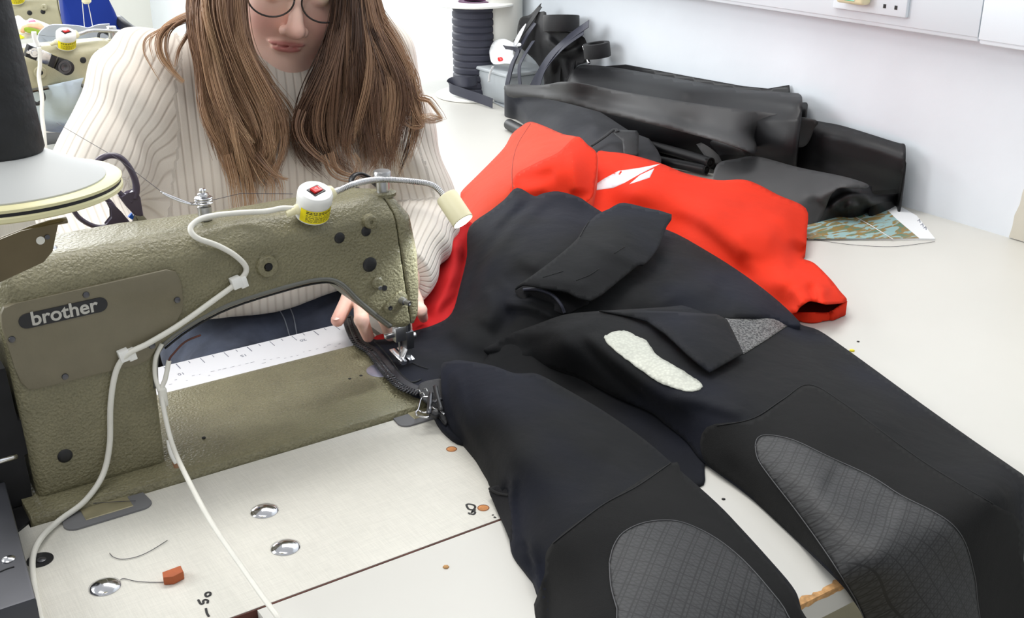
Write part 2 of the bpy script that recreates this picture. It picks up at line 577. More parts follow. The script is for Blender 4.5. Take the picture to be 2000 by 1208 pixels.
class Drape:
    """a cloth surface: a smooth sheet through measured points of the room plus folds raised on it"""

    def __init__(self, ctrl, folds=(), wav=0.0008, ws=0.02, seed=0, gain=1.35):
        self.gain = gain
        c = np.array([[p[0], p[1]] for p in ctrl], float)
        w = np.array([1.0 / depth_of(p[0], p[1], p[2]) for p in ctrl])
        self.c = c / 500.0
        n = len(c)
        K = self.phi(self.c, self.c) + np.eye(n) * 1e-4
        A = np.concatenate([np.ones((n, 1)), self.c], 1)
        M = np.block([[K, A], [A.T, np.zeros((3, 3))]])
        self.s = np.linalg.solve(M, np.concatenate([w, np.zeros(3)]))
        self.folds = folds
        self.wav, self.ws = wav, ws
        r = np.random.default_rng(seed)
        self.k = r.normal(size=(7, 2)) * ws; self.ph = r.uniform(0, 6.28, 7)

    @staticmethod
    def phi(a, b):
        r2 = ((a[:, None] - b[None]) ** 2).sum(-1)
        return r2 * np.log(r2 + 1e-9) * 0.5

    def depth(self, px):
        px = np.atleast_2d(np.array(px, float))
        q = px / 500.0
        w = self.phi(q, self.c) @ self.s[:-3] + self.s[-3] + q @ self.s[-2:]
        t = 1.0 / w
        for f in self.folds:
            line, amp, wl, wr = f[:4]
            d, side, tt = poly_dist(px, catmull(line, 4))
            wd = np.where(side < 0, wl, wr)
            tap = np.clip(np.minimum(tt, 1 - tt) / 0.18, 0, 1)
            tap = tap * tap * (3 - 2 * tap)
            if len(f) > 4: tap = np.maximum(tap, np.where(tt < 0.5, f[4][0], f[4][1]))
            t = t - self.gain * amp * np.exp(-(d / wd) ** 2) * tap
        if self.wav:
            s = sum(np.sin(px @ self.k[i] + self.ph[i]) for i in range(7)) / 3
            t = t - self.wav * s
        return t

    def pts(self, px, off=0.0):
        px = np.atleast_2d(np.array(px, float))
        t = self.depth(px) - off
        d = Fw[None] + Rv[None] * ((px[:, 0:1] - 1000) / FOC) + Uv[None] * ((604 - px[:, 1:2]) / FOC)
        return CAM + d * t[:, None]


def drape_mesh(name, D, outline, mat, parent=None, step=9, off=0.0, thick=0.0012, skirt=None, smooth_out=4, uv=None, jag=0.0,
               noskirt=None):
    if smooth_out > 1: ol = [tuple(p[:2]) for p in catmull([p[:2] for p in outline], smooth_out, True)]
    else: ol = [tuple(p[:2]) for p in outline]
    # resample
    res = []
    for i in range(len(ol)):
        a = np.array(ol[i]); b = np.array(ol[(i + 1) % len(ol)])
        n = max(1, int(np.linalg.norm(b - a) / step + 0.5))
        for k in range(n): res.append(a + (b - a) * k / n)
    ol = np.array(res)
    keep = [0]
    for i in range(1, len(ol)):
        if np.linalg.norm(ol[i] - ol[keep[-1]]) > step * 0.35: keep.append(i)
    ol = ol[keep]
    if jag:
        ol = ol + np.random.default_rng(3).normal(size=ol.shape) * jag
    lo, hi = ol.min(0), ol.max(0)
    xs = np.arange(lo[0], hi[0], step); ys = np.arange(lo[1], hi[1], step)
    g = np.stack(np.meshgrid(xs, ys), -1).reshape(-1, 2)
    g[:, 0] += (np.round((g[:, 1] - lo[1]) / step) % 2) * step * 0.5
    x, y = g[:, 0], g[:, 1]
    ins = np.zeros(len(g), bool)
    for i in range(len(ol)):
        x1, y1 = ol[i]; x2, y2 = ol[(i + 1) % len(ol)]
        c = ((y1 > y) != (y2 > y))
        with np.errstate(divide='ignore', invalid='ignore'):
            ins ^= c & (x < (x2 - x1) * (y - y1) / (y2 - y1 + 1e-12) + x1)
    d, _, _ = poly_dist(g, np.vstack([ol, ol[:1]]))
    g = g[ins & (d > step * 0.45)]
    allp = np.vstack([ol, g])
    n = len(ol)
    edges = [(i, (i + 1) % n) for i in range(n)]
    r = geometry.delaunay_2d_cdt([Vector(p) for p in allp], edges, [], 1, 1e-4)
    vp = np.array([tuple(p) for p in r[0]])
    faces = [tuple(reversed(f)) for f in r[2]]
    V = D.pts(vp, off)
    V = list(V)
    if skirt is not None:
        idx = {}
        bd = {}
        for f in faces:
            for a, b in zip(f, f[1:] + f[:1]):
                bd[(a, b)] = bd.get((a, b), 0) + 1
        be = [e for e in bd if (e[1], e[0]) not in bd]
        nb = len(V)
        for a, b in be:
            for k in (a, b):
                if k not in idx and V[k][2] > skirt + 0.0015 and not (noskirt and noskirt(vp[k][0], vp[k][1])):
                    idx[k] = len(V)
                    q = V[k].copy(); q[2] = skirt
                    V.append(q)
        for a, b in be:
            if a in idx and b in idx: faces.append((b, a, idx[a], idx[b]))
            elif a in idx: faces.append((b, a, idx[a]))
            elif b in idx: faces.append((b, a, idx[b]))
    me = bpy.data.meshes.new(name)
    me.from_pydata([tuple(map(float, v)) for v in V], [], faces)
    if uv is not None:
        ul = me.uv_layers.new(name='UVMap')
        ua = np.array([uv(v) for v in V], np.float32)
        li = np.empty(len(me.loops), np.int32); me.loops.foreach_get('vertex_index', li)
        ul.data.foreach_set('uv', ua[li].ravel())
    me.update()
    o = link(name, me, mat, parent, True)
    if thick:
        md = o.modifiers.new('thickness', 'SOLIDIFY')
        md.thickness = thick
        md.offset = -1 if True else 0
    return o


def seam_line(name, D, line, mat, parent, rad=0.0007, off=0.001, n=6, dash=None):
    pp = catmull(line, n)
    V = D.pts(pp, off)
    return from_py(name, *tube_data(V, rad, 5), mat, parent, True)


# ------------------------------------------------------------------ helper: rounded solids from distance fields
def smin(a, b, k):
    h = np.clip(0.5 + 0.5 * (b - a) / k, 0, 1)
    return b + (a - b) * h - k * h * (1 - h)


def smax(a, b, k):
    return -smin(-a, -b, k)


def sd_cap(p, a, b, ra, rb):
    a = np.array(a, np.float32); b = np.array(b, np.float32)
    ab = b - a
    t = np.clip(((p - a) @ ab) / (ab @ ab + 1e-12), 0, 1)
    q = p - a - t[:, None] * ab
    return np.sqrt((q * q).sum(1)) - (ra + (rb - ra) * t)


def sd_ell(p, c, r, Rm=None):
    q = p - np.array(c, np.float32)
    if Rm is not None: q = q @ np.array(Rm, np.float32).T
    r = np.array(r, np.float32)
    k0 = np.sqrt(((q / r) ** 2).sum(1)); k1 = np.sqrt(((q / r ** 2) ** 2).sum(1)) + 1e-9
    return k0 * (k0 - 1) / k1


def sd_poly(p2, poly):
    poly = np.array(poly, np.float32)
    d = np.full(len(p2), 1e9, np.float32); s = np.ones(len(p2), bool) * False
    n = len(poly)
    for i in range(n):
        a, b = poly[i], poly[(i + 1) % n]
        e = b - a
        w_ = p2 - a
        t = np.clip((w_ @ e) / (e @ e), 0, 1)
        q = w_ - t[:, None] * e
        d = np.minimum(d, (q * q).sum(1))
        c = (a[1] > p2[:, 1]) != (b[1] > p2[:, 1])
        with np.errstate(divide='ignore', invalid='ignore'):
            s ^= c & (p2[:, 0] < (b[0] - a[0]) * (p2[:, 1] - a[1]) / (b[1] - a[1] + 1e-12) + a[0])
    d = np.sqrt(d)
    return np.where(s, -d, d)


def sdf_mesh(name, fn, lo, hi, h, mat, parent=None, coarse=8, post=None, smooth_it=0):
    """surface nets over a sparse grid"""
    lo = np.array(lo, float); hi = np.array(hi, float)
    nb = np.ceil((hi - lo) / (h * coarse)).astype(int)
    dims = nb * coarse + 1
    F = np.full(dims, 1.0, np.float32)
    cx = [lo[i] + (np.arange(nb[i]) + 0.5) * h * coarse for i in range(3)]
    G = np.stack(np.meshgrid(*cx, indexing='ij'), -1).reshape(-1, 3).astype(np.float32)
    dc = fn(G)
    act = np.abs(dc) < h * coarse * 1.5 + 0.004
    Dc = dc.reshape(nb)
    for ax in range(3): Dc_ = Dc
    F[:-1, :-1, :-1] = np.where(Dc > 0, 1.0, -1.0).repeat(coarse, 0).repeat(coarse, 1).repeat(coarse, 2)
    bi = np.argwhere(act.reshape(nb))
    loc = np.stack(np.meshgrid(*[np.arange(coarse + 1)] * 3, indexing='ij'), -1).reshape(-1, 3)
    CH = 400
    for s in range(0, len(bi), CH):
        ids = (bi[s:s + CH, None, :] * coarse + loc[None]).reshape(-1, 3)
        pts = (lo + ids * h).astype(np.float32)
        F[ids[:, 0], ids[:, 1], ids[:, 2]] = fn(pts)
    S = F < 0
    c = [S[i:dims[0] - 1 + i, j:dims[1] - 1 + j, k:dims[2] - 1 + k] for i in (0, 1) for j in (0, 1) for k in (0, 1)]
    cnt = sum(x.astype(np.int8) for x in c)
    cell = (cnt > 0) & (cnt < 8)
    ci = np.argwhere(cell)
    vid = np.full(cell.shape, -1, np.int32); vid[cell] = np.arange(len(ci))
    pos = np.zeros((len(ci), 3)); w_ = np.zeros(len(ci))
    cor = [(i, j, k) for i in (0, 1) for j in (0, 1) for k in (0, 1)]
    vals = {q: F[ci[:, 0] + q[0], ci[:, 1] + q[1], ci[:, 2] + q[2]] for q in cor}
    for a in cor:
        for ax in range(3):
            if a[ax] == 0:
                b = list(a); b[ax] = 1; b = tuple(b)
                fa, fb = vals[a], vals[b]
                m = (fa < 0) != (fb < 0)
                t = np.where(m, fa / (fa - fb + 1e-12), 0)
                q = np.array(a, float)[None] + np.zeros((len(ci), 3)); q[:, ax] = t
                pos += q * m[:, None]; w_ += m
    V = lo + (ci + pos / np.maximum(w_, 1)[:, None]) * h
    faces = []
    for ax in range(3):
        sl0 = [slice(None)] * 3; sl1 = [slice(None)] * 3
        sl0[ax] = slice(0, dims[ax] - 1); sl1[ax] = slice(1, dims[ax])
        ch = S[tuple(sl0)] != S[tuple(sl1)]
        e = np.argwhere(ch)
        o1, o2 = [a for a in range(3) if a != ax]
        e = e[(e[:, o1] > 0) & (e[:, o2] > 0) & (e[:, o1] < dims[o1] - 1) & (e[:, o2] < dims[o2] - 1)]
        ins = S[e[:, 0], e[:, 1], e[:, 2]]
        def vv(d1, d2):
            q = e.copy(); q[:, o1] -= d1; q[:, o2] -= d2
            return vid[q[:, 0], q[:, 1], q[:, 2]]
        quad = np.stack([vv(0, 0), vv(1, 0), vv(1, 1), vv(0, 1)], 1)
        flip = ins if ax != 1 else ~ins
        quad[~flip] = quad[~flip][:, ::-1]
        quad = quad[(quad >= 0).all(1)]
        faces.append(quad)
    Q = np.concatenate(faces)
    if smooth_it:
        for _ in range(smooth_it):
            acc = np.zeros_like(V); n_ = np.zeros(len(V))
            for a, b in ((0, 1), (1, 2), (2, 3), (3, 0)):
                np.add.at(acc, Q[:, a], V[Q[:, b]]); np.add.at(n_, Q[:, a], 1)
                np.add.at(acc, Q[:, b], V[Q[:, a]]); np.add.at(n_, Q[:, b], 1)
            V = V * 0.5 + 0.5 * acc / np.maximum(n_, 1)[:, None]
    if post is not None: V = post(V)
    me = bpy.data.meshes.new(name)
    me.vertices.add(len(V)); me.vertices.foreach_set('co', V.astype(np.float32).ravel())
    me.loops.add(len(Q) * 4); me.loops.foreach_set('vertex_index', Q.astype(np.int32).ravel())
    me.polygons.add(len(Q)); me.polygons.foreach_set('loop_start', np.arange(0, len(Q) * 4, 4, dtype=np.int32))
    me.update(calc_edges=True)
    me.validate()
    return link(name, me, mat, parent, True), V


def attr_color(o, name, vals):
    me = o.data
    a = me.attributes.new(name, 'FLOAT', 'POINT')
    a.data.foreach_set('value', np.asarray(vals, np.float32))


def text_mesh(name, s, size, mat, M, parent, extrude=0.0004, offset=0.0):
    c = bpy.data.curves.new(name, 'FONT')
    c.body = s
    c.size = size
    c.extrude = extrude
    c.offset = offset
    c.align_x = 'CENTER'; c.align_y = 'CENTER'
    tmp = bpy.data.objects.new('tmp', c)
    COL.objects.link(tmp)
    dg = bpy.context.evaluated_depsgraph_get()
    me = bpy.data.meshes.new_from_object(tmp.evaluated_get(dg))
    bpy.data.objects.remove(tmp)
    me.name = name
    me.transform(M)
    me.materials.clear()
    return link(name, me, mat, parent, False)


def basis(origin, ex, ey, ez):
    m = Matrix.Identity(4)
    for i in range(3):
        m[i][0], m[i][1], m[i][2], m[i][3] = float(ex[i]), float(ey[i]), float(ez[i]), float(origin[i])
    return m


# ================================================================== THE SETTING
XW = 1.79                      # the long wall on the right
def struct(o):
    o['kind'] = 'structure'; return o


struct(box('floor', (-1.5, -0.6, -0.05), (1.9, 6.0, 0.0), M_FLOOR))
struct(box('wall_back', (-1.5, 6.0, 0.0), (1.9, 6.12, 3.0), M_WALLB))
wr_ = struct(box('wall_right', (XW, -0.6, 0.0), (XW + 0.12, 6.0, 3.0), M_WALL))
# bare plaster strip with a ragged edge beside the paint
pl = [(-0.6, 0.752), (1.085, 0.752)]
rr_ = random.Random(3)
for i in range(16):
    pl.append((1.085 - i * 0.004 + rr_.uniform(-0.006, 0.006), 0.752 + (i + 1) * 0.021))
pl += [(-0.6, 1.09)]
prism('plaster_strip', pl, 'x', XW - 0.004, XW + 0.002, M_WALLCREAM, wr_)
# dado trunking with a lid made of lengths
tr = empty('trim_1', (XW, 1.5, 1.08)); tr['kind'] = 'structure'
for i, (y0, y1, dz) in enumerate(((1.175, 4.6, 0.0), (-0.55, 1.173, -0.003))):
    o = box('trunking_length', (XW - 0.05, y0, 1.084 + dz), (XW, y1, 1.24 + dz), M_TRUNK, tr, 0.004)
    box('lid_lip', (XW - 0.052, y0, 1.092 + dz), (XW - 0.049, y1, 1.235 + dz), M_TRUNK, o, 0.001)
so = empty('wall_socket', (XW - 0.052, 1.4, 1.14))
tag(so, 'white double socket plate set in the wall trunking at the top right', 'socket')
xf = XW - 0.052
ya, yb = P(1775, 30, x=xf)[1], P(1632, 10, x=xf)[1]
box('socket_plate', (xf - 0.009, ya, 1.108), (xf, yb, 1.19), M_TRUNK, so, 0.003)
for (u, v) in ((1728, 12), (1750, 15)):
    q = P(u, v, x=xf - 0.009)
    box('pin_hole', (xf - 0.0096, q[1] - 0.003, q[2] - 0.0035), (xf - 0.0085, q[1] + 0.003, q[2] + 0.0035), M_PRINT, so)
pg = empty('plug_adapter', (xf - 0.01, 1.48, 1.13))
tag(pg, 'white plug in the wall socket with a green and white label', 'plug')
q0, q1 = P(1686, 15, x=xf - 0.03), P(1634, 0, x=xf - 0.03)
box('plug_body', (xf - 0.034, q0[1], 1.123), (xf - 0.009, q1[1], 1.18), M_CREAMPL, pg, 0.006, 3)
ql0, ql1 = P(1668, 10, x=xf - 0.0345), P(1633, 0, x=xf - 0.0345)
box('label_sheet', (xf - 0.0352, ql0[1], 1.1295), (xf - 0.034, ql1[1] + 0.0, 1.175), M_WHITEP, pg)
M_GREEN = mat('green_print', srgb(40, 190, 140), 0.5)
ym = ql1[1] - (ql1[1] - ql0[1]) * 0.28
box('label_stripe', (xf - 0.0356, ym, 1.1305), (xf - 0.0351, ql1[1], 1.175), M_GREEN, pg)
box('label_line', (xf - 0.0356, ql0[1], 1.1295), (xf - 0.0351, ym, 1.1307), M_GREEN, pg)

# ================================================================== TABLES
# sewing table: linen laminate top with rebate for the machine
XT0, XT1 = -0.35, 0.66
st = empty('sewing_table', (0.2, 1.1, 0.0))
tag(st, 'sewing machine table with linen textured pale laminate top and brown front edge', 'table')
BX0, BX1, BY0, BY1 = 0.142, 0.618, 1.088, 1.293       # bed opening
bm = bmesh.new()
# top as strips around the machine opening
bm_box(bm, (XT0, 0.834, T - 0.032), (XT1, BY0 - 0.002, T))
bm_box(bm, (XT0, BY0 - 0.002, T - 0.032), (BX0 - 0.002, BY1 + 0.002, T))
bm_box(bm, (BX1 + 0.002, BY0 - 0.002, T - 0.032), (XT1, BY1 + 0.002, T))
bm_box(bm, (XT0, BY1 + 0.002, T - 0.032), (XT1, 1.392, T))
from_bm('table_top', bm, M_LAM, st)
box('edge_strip', (XT0, 0.8325, T - 0.032), (XT1, 0.8345, T - 0.0008), M_BROWNEDGE, st)
box('under_tray', (XT0 + 0.1, BY0 - 0.1, T - 0.16), (XT1 - 0.02, BY1 + 0.09, T - 0.15), M_DARK, st)
for x in (XT0 + 0.04, XT1 - 0.04):
    for y in (0.9, 1.33):
        box('leg', (x - 0.02, y - 0.02, 0.0), (x + 0.02, y + 0.02, T - 0.032), M_DARKSTEEL, st, 0.003)
# drilled holes show bare wood
for (u, v) in ((882, 878), (944, 993)):
    q = P(u, v, z=T)
    lathe('drill_hole', (q[0], q[1], T - 0.004), (0, 0, 1), [(0.0052, 0), (0.0052, 0.0042), (0.0061, 0.0044), (0.0064, 0.0042)], M_HOLE, st, 20)
    lathe('hole_rim', (q[0], q[1], T + 0.0001), (0, 0, 1), [(0.0061, 0), (0.0061, 0.0003), (0.0054, 0.0003), (0.0054, 0)], M_BROWNEDGE, st, 20)
# marker writing
def stroke(name, pts, parent, w_=0.0012, z=None, m=M_PRINT, n=5):
    zz = T + 0.0004 if z is None else z
    V = [np.array(P(u, v, z=zz)) for u, v in pts]
    return tube(name, V, w_, m, parent, 6, n, flat=0.25, up=(0, 0, 1))
for name, lines in (('marker_digit', [[(911, 986), (916, 985), (925, 987), (928, 991), (924, 996), (916, 995), (912, 990), (911, 986)]]),
                    ('marker_digit', [[(919, 1004), (925, 1005), (928, 1001), (924, 999), (921, 1002), (924, 998), (929, 996)], [(918, 1005), (915, 1002)]]),
                    ('marker_dot', [[(962, 1006), (963, 1007)], [(965, 1010), (968, 1012)]]),
                    ('marker_digit', [[(410, 1163), (404, 1166), (401, 1162), (404, 1158), (410, 1158), (411, 1162), (409, 1164)]]),
                    ('marker_digit', [[(387, 1172), (392, 1180), (397, 1179), (397, 1174), (401, 1172), (406, 1174), (405, 1179)]]),
                    ('marker_digit', [[(402, 1189), (404, 1198), (408, 1205)]])):
    dat = []
    for l in lines:
        V = catmull([P(u, v, z=T + 0.0004) for u, v in l], 5)
        dat.append(tube_data(V, 0.0011, 6, 0.25, (0, 0, 1)))
    o = from_py(name, *merge_data(dat), M_PRINT, st)

# ruler strip along the operator's edge
rs = empty('ruler_strip', (0.5, 1.345, T))
tag(rs, 'white ruler strip with cm marks along the table edge before the jeans', 'ruler')
box('strip', (0.20, 1.297, T), (0.653, 1.389, T + 0.0016), M_RULER, rs)
for i in range(-8, 27):
    # one centimetre marks; x measured from the mark seen below the number ten
    x = P(352, 722, z=T)[0] + i * 0.0166
    if x < 0.33 or x > 0.64: continue
    ln = 0.017 if i % 2 == 0 else 0.007
    wdt = 0.0011 if i % 6 == 0 else 0.0008
    box('mark', (x - wdt / 2, 1.386 - ln, T + 0.0016), (x + wdt / 2, 1.386, T + 0.0019), M_GREYPRINT, rs)
for s_, u, v in (('10', 354, 733), ('15', 476, 697), ('20', 592, 667)):
    q = P(u, v, z=T)
    text_mesh('numeral', s_, 0.0095, M_GREYPRINT, basis((q[0], q[1] , T + 0.0017), (-1, 0, 0), (0, -1, 0), (0, 0, 1)), rs, 0.0001)
dat = []
rr_ = random.Random(5)
x = 0.345
while x < 0.60:
    w_ = rr_.uniform(0.002, 0.006)
    y = 1.340 - 0.012 * (x - 0.345) / 0.25 + rr_.choice((0, -0.010, -0.004))
    dat.append(([(x, y, T + .0019), (x + w_, y, T + .0019), (x + w_, y + .0007, T + .0019), (x, y + .0007, T + .0019)], [(0, 1, 2, 3)]))
    x += rr_.uniform(0.006, 0.012)
o = from_py('small_print', *merge_data(dat), M_GREYPRINT, rs, False); o['kind'] = 'stuff'

# big white worktop: L-shaped slab, front tongue and long bench to the wall
wt = empty('worktop', (1.2, 1.6, 0.0))
tag(wt, 'large white melamine worktop under the drysuit reaching to the wall', 'worktop')
YE = 0.561
prism('slab', [(0.292, YE), (XW, YE), (XW, 3.3), (0.93, 3.3), (0.93, 1.40), (0.668, 1.40), (0.668, 0.8305), (0.28, 0.8305), (0.28, YE + 0.012)],
      'z', T - 0.028, T, M_TABLE, wt)
# worn front edge: chipboard showing along the top arris
rr_ = random.Random(11)
dat = []
q0 = P(1560, 1185, z=T)[0]; q1 = P(1652, 1145, z=T)[0]
n = 26
vs, fs = [], []
for i in range(n + 1):
    x = q0 - 0.02 + (q1 - q0 + 0.05) * i / n
    d = 0.0065 + rr_.uniform(-0.0025, 0.0025)
    e = 0.0055 + rr_.uniform(-0.001, 0.001)
    vs += [(x, YE + d, T + 0.0003), (x, YE - 0.0004, T + 0.0003), (x, YE - 0.0004, T - e)]
for i in range(n):
    a = i * 3; b = a + 3
    fs += [(a, a + 1, b + 1, b), (a + 1, a + 2, b + 2, b + 1)]
from_py('chipped_edge', vs, fs, M_CHIP, wt, False)
for (x, y) in ((0.36, 0.62), (1.70, 0.62), (1.70, 3.2), (1.0, 3.2), (1.0, 1.5)):
    box('leg', (x - 0.022, y - 0.022, 0.0), (x + 0.022, y + 0.022, T - 0.028), M_TRUNK, wt, 0.003)

# ================================================================== SEWING MACHINE
YR = 1.12                      # rear face of the casting
ma = empty('sewing_machine', (0.38, 1.19, T))
tag(ma, 'olive hammer finish industrial sewing machine stitching the drysuit on the near table', 'sewing machine', 'industrial sewing machines')
prof = [(.1575, .006), (.155, .105), (.152, .200), (.152, .245), (.162, .262), (.30, .263), (.42, .2635), (.57, .2635), (.603, .257), (.619, .235),
        (.621, .149), (.6185, .112), (.612, .100), (.598, .0975), (.580, .1015), (.558, .122), (.536, .146), (.519, .168), (.505, .178),
        (.485, .182), (.449, .1815), (.382, .175), (.335, .161), (.306, .146), (.297, .130), (.294, .101), (.293, .006)]
prof = [(x, T + z) for x, z in prof]
pf = np.array(prof, np.float32)
SEAM = ((.5865, 0.2755), (.606, 0.098))      # line of the face plate joint


def seam_side(p):
    (x0, z0), (x1, z1) = SEAM
    d = np.array([x1 - x0, z1 - z0]); d /= np.linalg.norm(d)
    return (p[:, 0] - x0) * (-d[1]) + (p[:, 2] - T - z0) * d[0]      # + to the right


def casting(p, ya=YR, yb=1.238):
    d2 = sd_poly(p[:, [0, 2]], pf)
    zz = p[:, 2] - T
    r = np.where(zz > .215, .034, .010)
    r = .010 + .024 * np.clip((zz - .19) / .06, 0, 1)
    yb_ = yb - .018 * np.clip((p[:, 0] - .3) / .1, 0, 1)
    wv = np.abs(p[:, 1] - (ya + yb_) / 2) - (yb_ - ya) / 2
    a = np.maximum(d2 + r, 0); b = np.maximum(wv + r, 0)
    body = np.sqrt(a * a + b * b) + np.minimum(np.maximum(d2 + r, wv + r), 0) - r
    return body


sdf_mesh('arm_casting', lambda p: np.maximum(casting(p), seam_side(p) + 0.0007), (.14, 1.105, T - .002), (.63, 1.245, T + .275), .0024, M_HAM, ma)
sdf_mesh('face_plate', lambda p: np.maximum(casting(p), 0.0007 - seam_side(p)), (.57, 1.105, T + .085), (.63, 1.245, T + .275), .0024, M_HAM, ma)
box('joint_shadow_gap', (.585, 1.15, T + .13), (.604, 1.20, T + .24), M_DARK, ma)  # dark block behind the joint, its shade put into the colour
# bed with rounded rim and raised middle
bedpts = [(BY0, T - .03), (BY0, T + .002), (BY0 + .003, T + .007), (BY0 + .010, T + .0095), (BY0 + .03, T + .0105), (1.135, T + .0115),
          (1.17, T + .0135), (1.28, T + .0135), (BY1 - .003, T + .011), (BY1, T + .004), (BY1, T - .03)]
prism('bed', bedpts, 'x', BX0, BX1, M_HAM, ma, 0.004, 2)
# throat lip: rounded rim under the arm, its sheen put into the grey colour
lip = [(.2925, .10), (.2955, .130), (.305, .147), (.335, .1625), (.382, .1765), (.449, .183), (.485, .1835), (.505, .1795), (.5195, .169), (.537, .147), (.559, .123), (.578, .104)]
M_LIP = mat('lip_sheen_grey', srgb(118, 118, 112), 0.28, 0.4, 0.05, 40)
tube('throat_lip', [(x, YR + .0035, T + z + .0015) for x, z in lip], .0035, M_LIP, ma, 8, 5)
M_GROM = mat('brown_tube', srgb(150, 110, 80), 0.5)
tube('oil_tube', [(x + .002, YR + .012, T + z - .004) for x, z in lip[2:]], .0016, M_GROM, ma, 6, 4)
tube('oil_tube', [(x + .003, YR + .006, T + z - .0045) for x, z in lip[2:9]], .0012, M_BLACKRUB, ma, 6, 4)

# cover plate with screws and name plate
YPl = YR - .003
pp = [(8, 601), (30, 594), (325, 527), (344, 531), (355, 552), (359, 590), (357, 610), (345, 628), (325, 650), (308, 676), (301, 691), (290, 704), (270, 713), (72, 761), (54, 761), (40, 748), (29, 720), (4, 640), (2, 615)]
pp = [tuple(P(u, v, y=YPl)[[0, 2]]) for u, v in pp]
cp = prism('cover_plate', pp, 'y', YPl, YR + .004, M_HAMP, ma, .0012, 2)
for (u, v) in ((168, 576), (346, 586), (297, 676), (127, 736), (23, 663)):
    q = P(u, v, y=YPl)
    s = lathe('screw', q, (0, -1, 0), [(.0034, -.001), (.0034, .0006), (.003, .0014), (.0012, .0018), (.0, .0018)], M_DARKSTEEL, cp, 20)
a = P(53, 628, y=YPl - .001); b = P(195, 596, y=YPl - .001)
pill = []
ang = math.atan2(b[2] - a[2], b[0] - a[0])
for k in range(17):
    t = ang + math.pi / 2 + math.pi * k / 16
    pill.append((a[0] + .0078 * math.cos(t), a[2] + .0078 * math.sin(t)))
for k in range(17):
    t = ang - math.pi / 2 + math.pi * k / 16
    pill.append((b[0] + .0078 * math.cos(t), b[2] + .0078 * math.sin(t)))
npl = prism('name_plate', pill, 'y', YPl - .0009, YPl + .001, M_BLACKPL, cp, .0003, 1)
c0 = (a + b) / 2
ex = (math.cos(ang), 0, math.sin(ang)); ez_ = (0, -1, 0); ey = (-math.sin(ang), 0, math.cos(ang))
tm = text_mesh('lettering', 'brother', .0205, M_SILVERPRINT, basis((c0[0] + .0005, YPl - .0011, c0[2] + .0006), ex, ey, ez_), npl, .0003, .0004)

# rubber plugs, bosses, holes
def disc(name, u, v, rpx, m, prof=None, y=YR, parent=ma, dirn=(0, -1, 0)):
    q = P(u, v, y=y)
    r = rpx / FOC * 1.36
    pr = prof or [(1.0, -.3), (1.0, .05), (.86, .2), (.5, .3), (0, .34)]
    return lathe(name, q, dirn, [(a * r, b * r) for a, b in pr], m, parent, 28)
for (u, v, r) in ((663, 465, 10.5), (715, 452, 10), (722, 517, 14.5), (127, 891, 12.5)):
    disc('rubber_plug', u, v, r, M_BLACKRUB)
disc('oil_cap', 721, 432, 13, M_HAM, [(1.05, -.3), (1.05, .1), (1.0, .6), (.8, .8), (.3, .8), (.25, .6), (0, .6)])
bs = disc('boss', 521, 520, 20, M_HAM, [(1.05, -.3), (1.0, .25), (.9, .4), (.42, .4), (.4, .1)])
disc('screw_hole', 523, 519, 7.5, M_DARK, [(1, 0), (1, .95), (0, .95)], parent=bs)
bs = disc('boss', 736, 552, 12, M_HAM, [(1.05, -.3), (1.0, .3), (.7, .6), (0, .65)])
disc('screw_head', 739, 561, 4.5, M_STEEL, [(1, 0), (1, 1.6), (.8, 1.9), (0, 1.9)], parent=bs)
disc('screw_hole', 751, 563, 5.5, M_DARK, [(1, 0), (1, .15), (0, .15)])
# lever boss and pin
q1 = P(757, 600, y=YR); q2 = P(780, 583, y=YR)
pts = []
dd = np.array([q2[0] - q1[0], q2[2] - q1[2]]); an = math.atan2(dd[1], dd[0])
for k in range(9):
    t = an + math.pi / 2 + math.pi * k / 8; pts.append((q1[0] + .0065 * math.cos(t), q1[2] + .0065 * math.sin(t)))
for k in range(9):
    t = an - math.pi / 2 + math.pi * k / 8; pts.append((q2[0] + .0095 * math.cos(t), q2[2] + .0095 * math.sin(t)))
lv = prism('lever_boss', pts, 'y', YR - .005, YR + .002, M_HAM, ma, .002, 2)
lathe('screw_head', (q1[0] + .001, YR - .005, q1[2]), (0, -1, 0), [(.0028, -.001), (.0028, .0006), (.0012, .0006), (0, .0)], M_DARKSTEEL, lv, 16)
lathe('lever_pin', (q2[0], YR - .004, q2[2] - .001), (.35, -1, -.12), [(.0045, -.002), (.0045, .006), (.0032, .0065), (.0032, .014), (.0015, .0142), (0, .012)], M_STEEL, lv, 18)

# presser bar thumb nut on top
q = P(748, 376, y=1.160)
zt = T + .262
lathe('thumb_nut_washer', (q[0], 1.160, zt - .004), (0, 0, 1), [(.0155, 0), (.0155, .0035), (.013, .0045), (.008, .0045)], M_HAM, ma, 28)
lathe('thumb_nut', (q[0], 1.160, zt - .002), (0, 0, 1), [(.0078, 0), (.0078, .015), (.0105, .0165), (.0105, .0260), (.0095, .0275), (.0, .0275)], M_STEEL, ma, 28)
# black take-up guard behind the arm
gq = P(700, 355, y=1.235)
tube('take_up_guard', [P(690, 388, y=1.225), P(686, 352, y=1.225), P(700, 340, y=1.23), P(722, 350, y=1.235), P(745, 368, y=1.235)], .0055, M_BLACKPL, ma, 10, 5, flat=.45)
lathe('guard_pivot', P(697, 375, y=1.21), (-.3, -1, 0), [(.006, 0), (.006, .004), (.003, .005), (0, .005)], M_DARKSTEEL, ma, 16)
# chrome oil button on top left
qb = P(104, 506, z=T + .262)
lathe('oil_window', (qb[0], 1.165, T + .2595), (0, -.25, 1), [(.0135, -.001), (.0135, .002), (.010, .0045), (.004, .006), (0, .006)], M_CHROME, ma, 28)

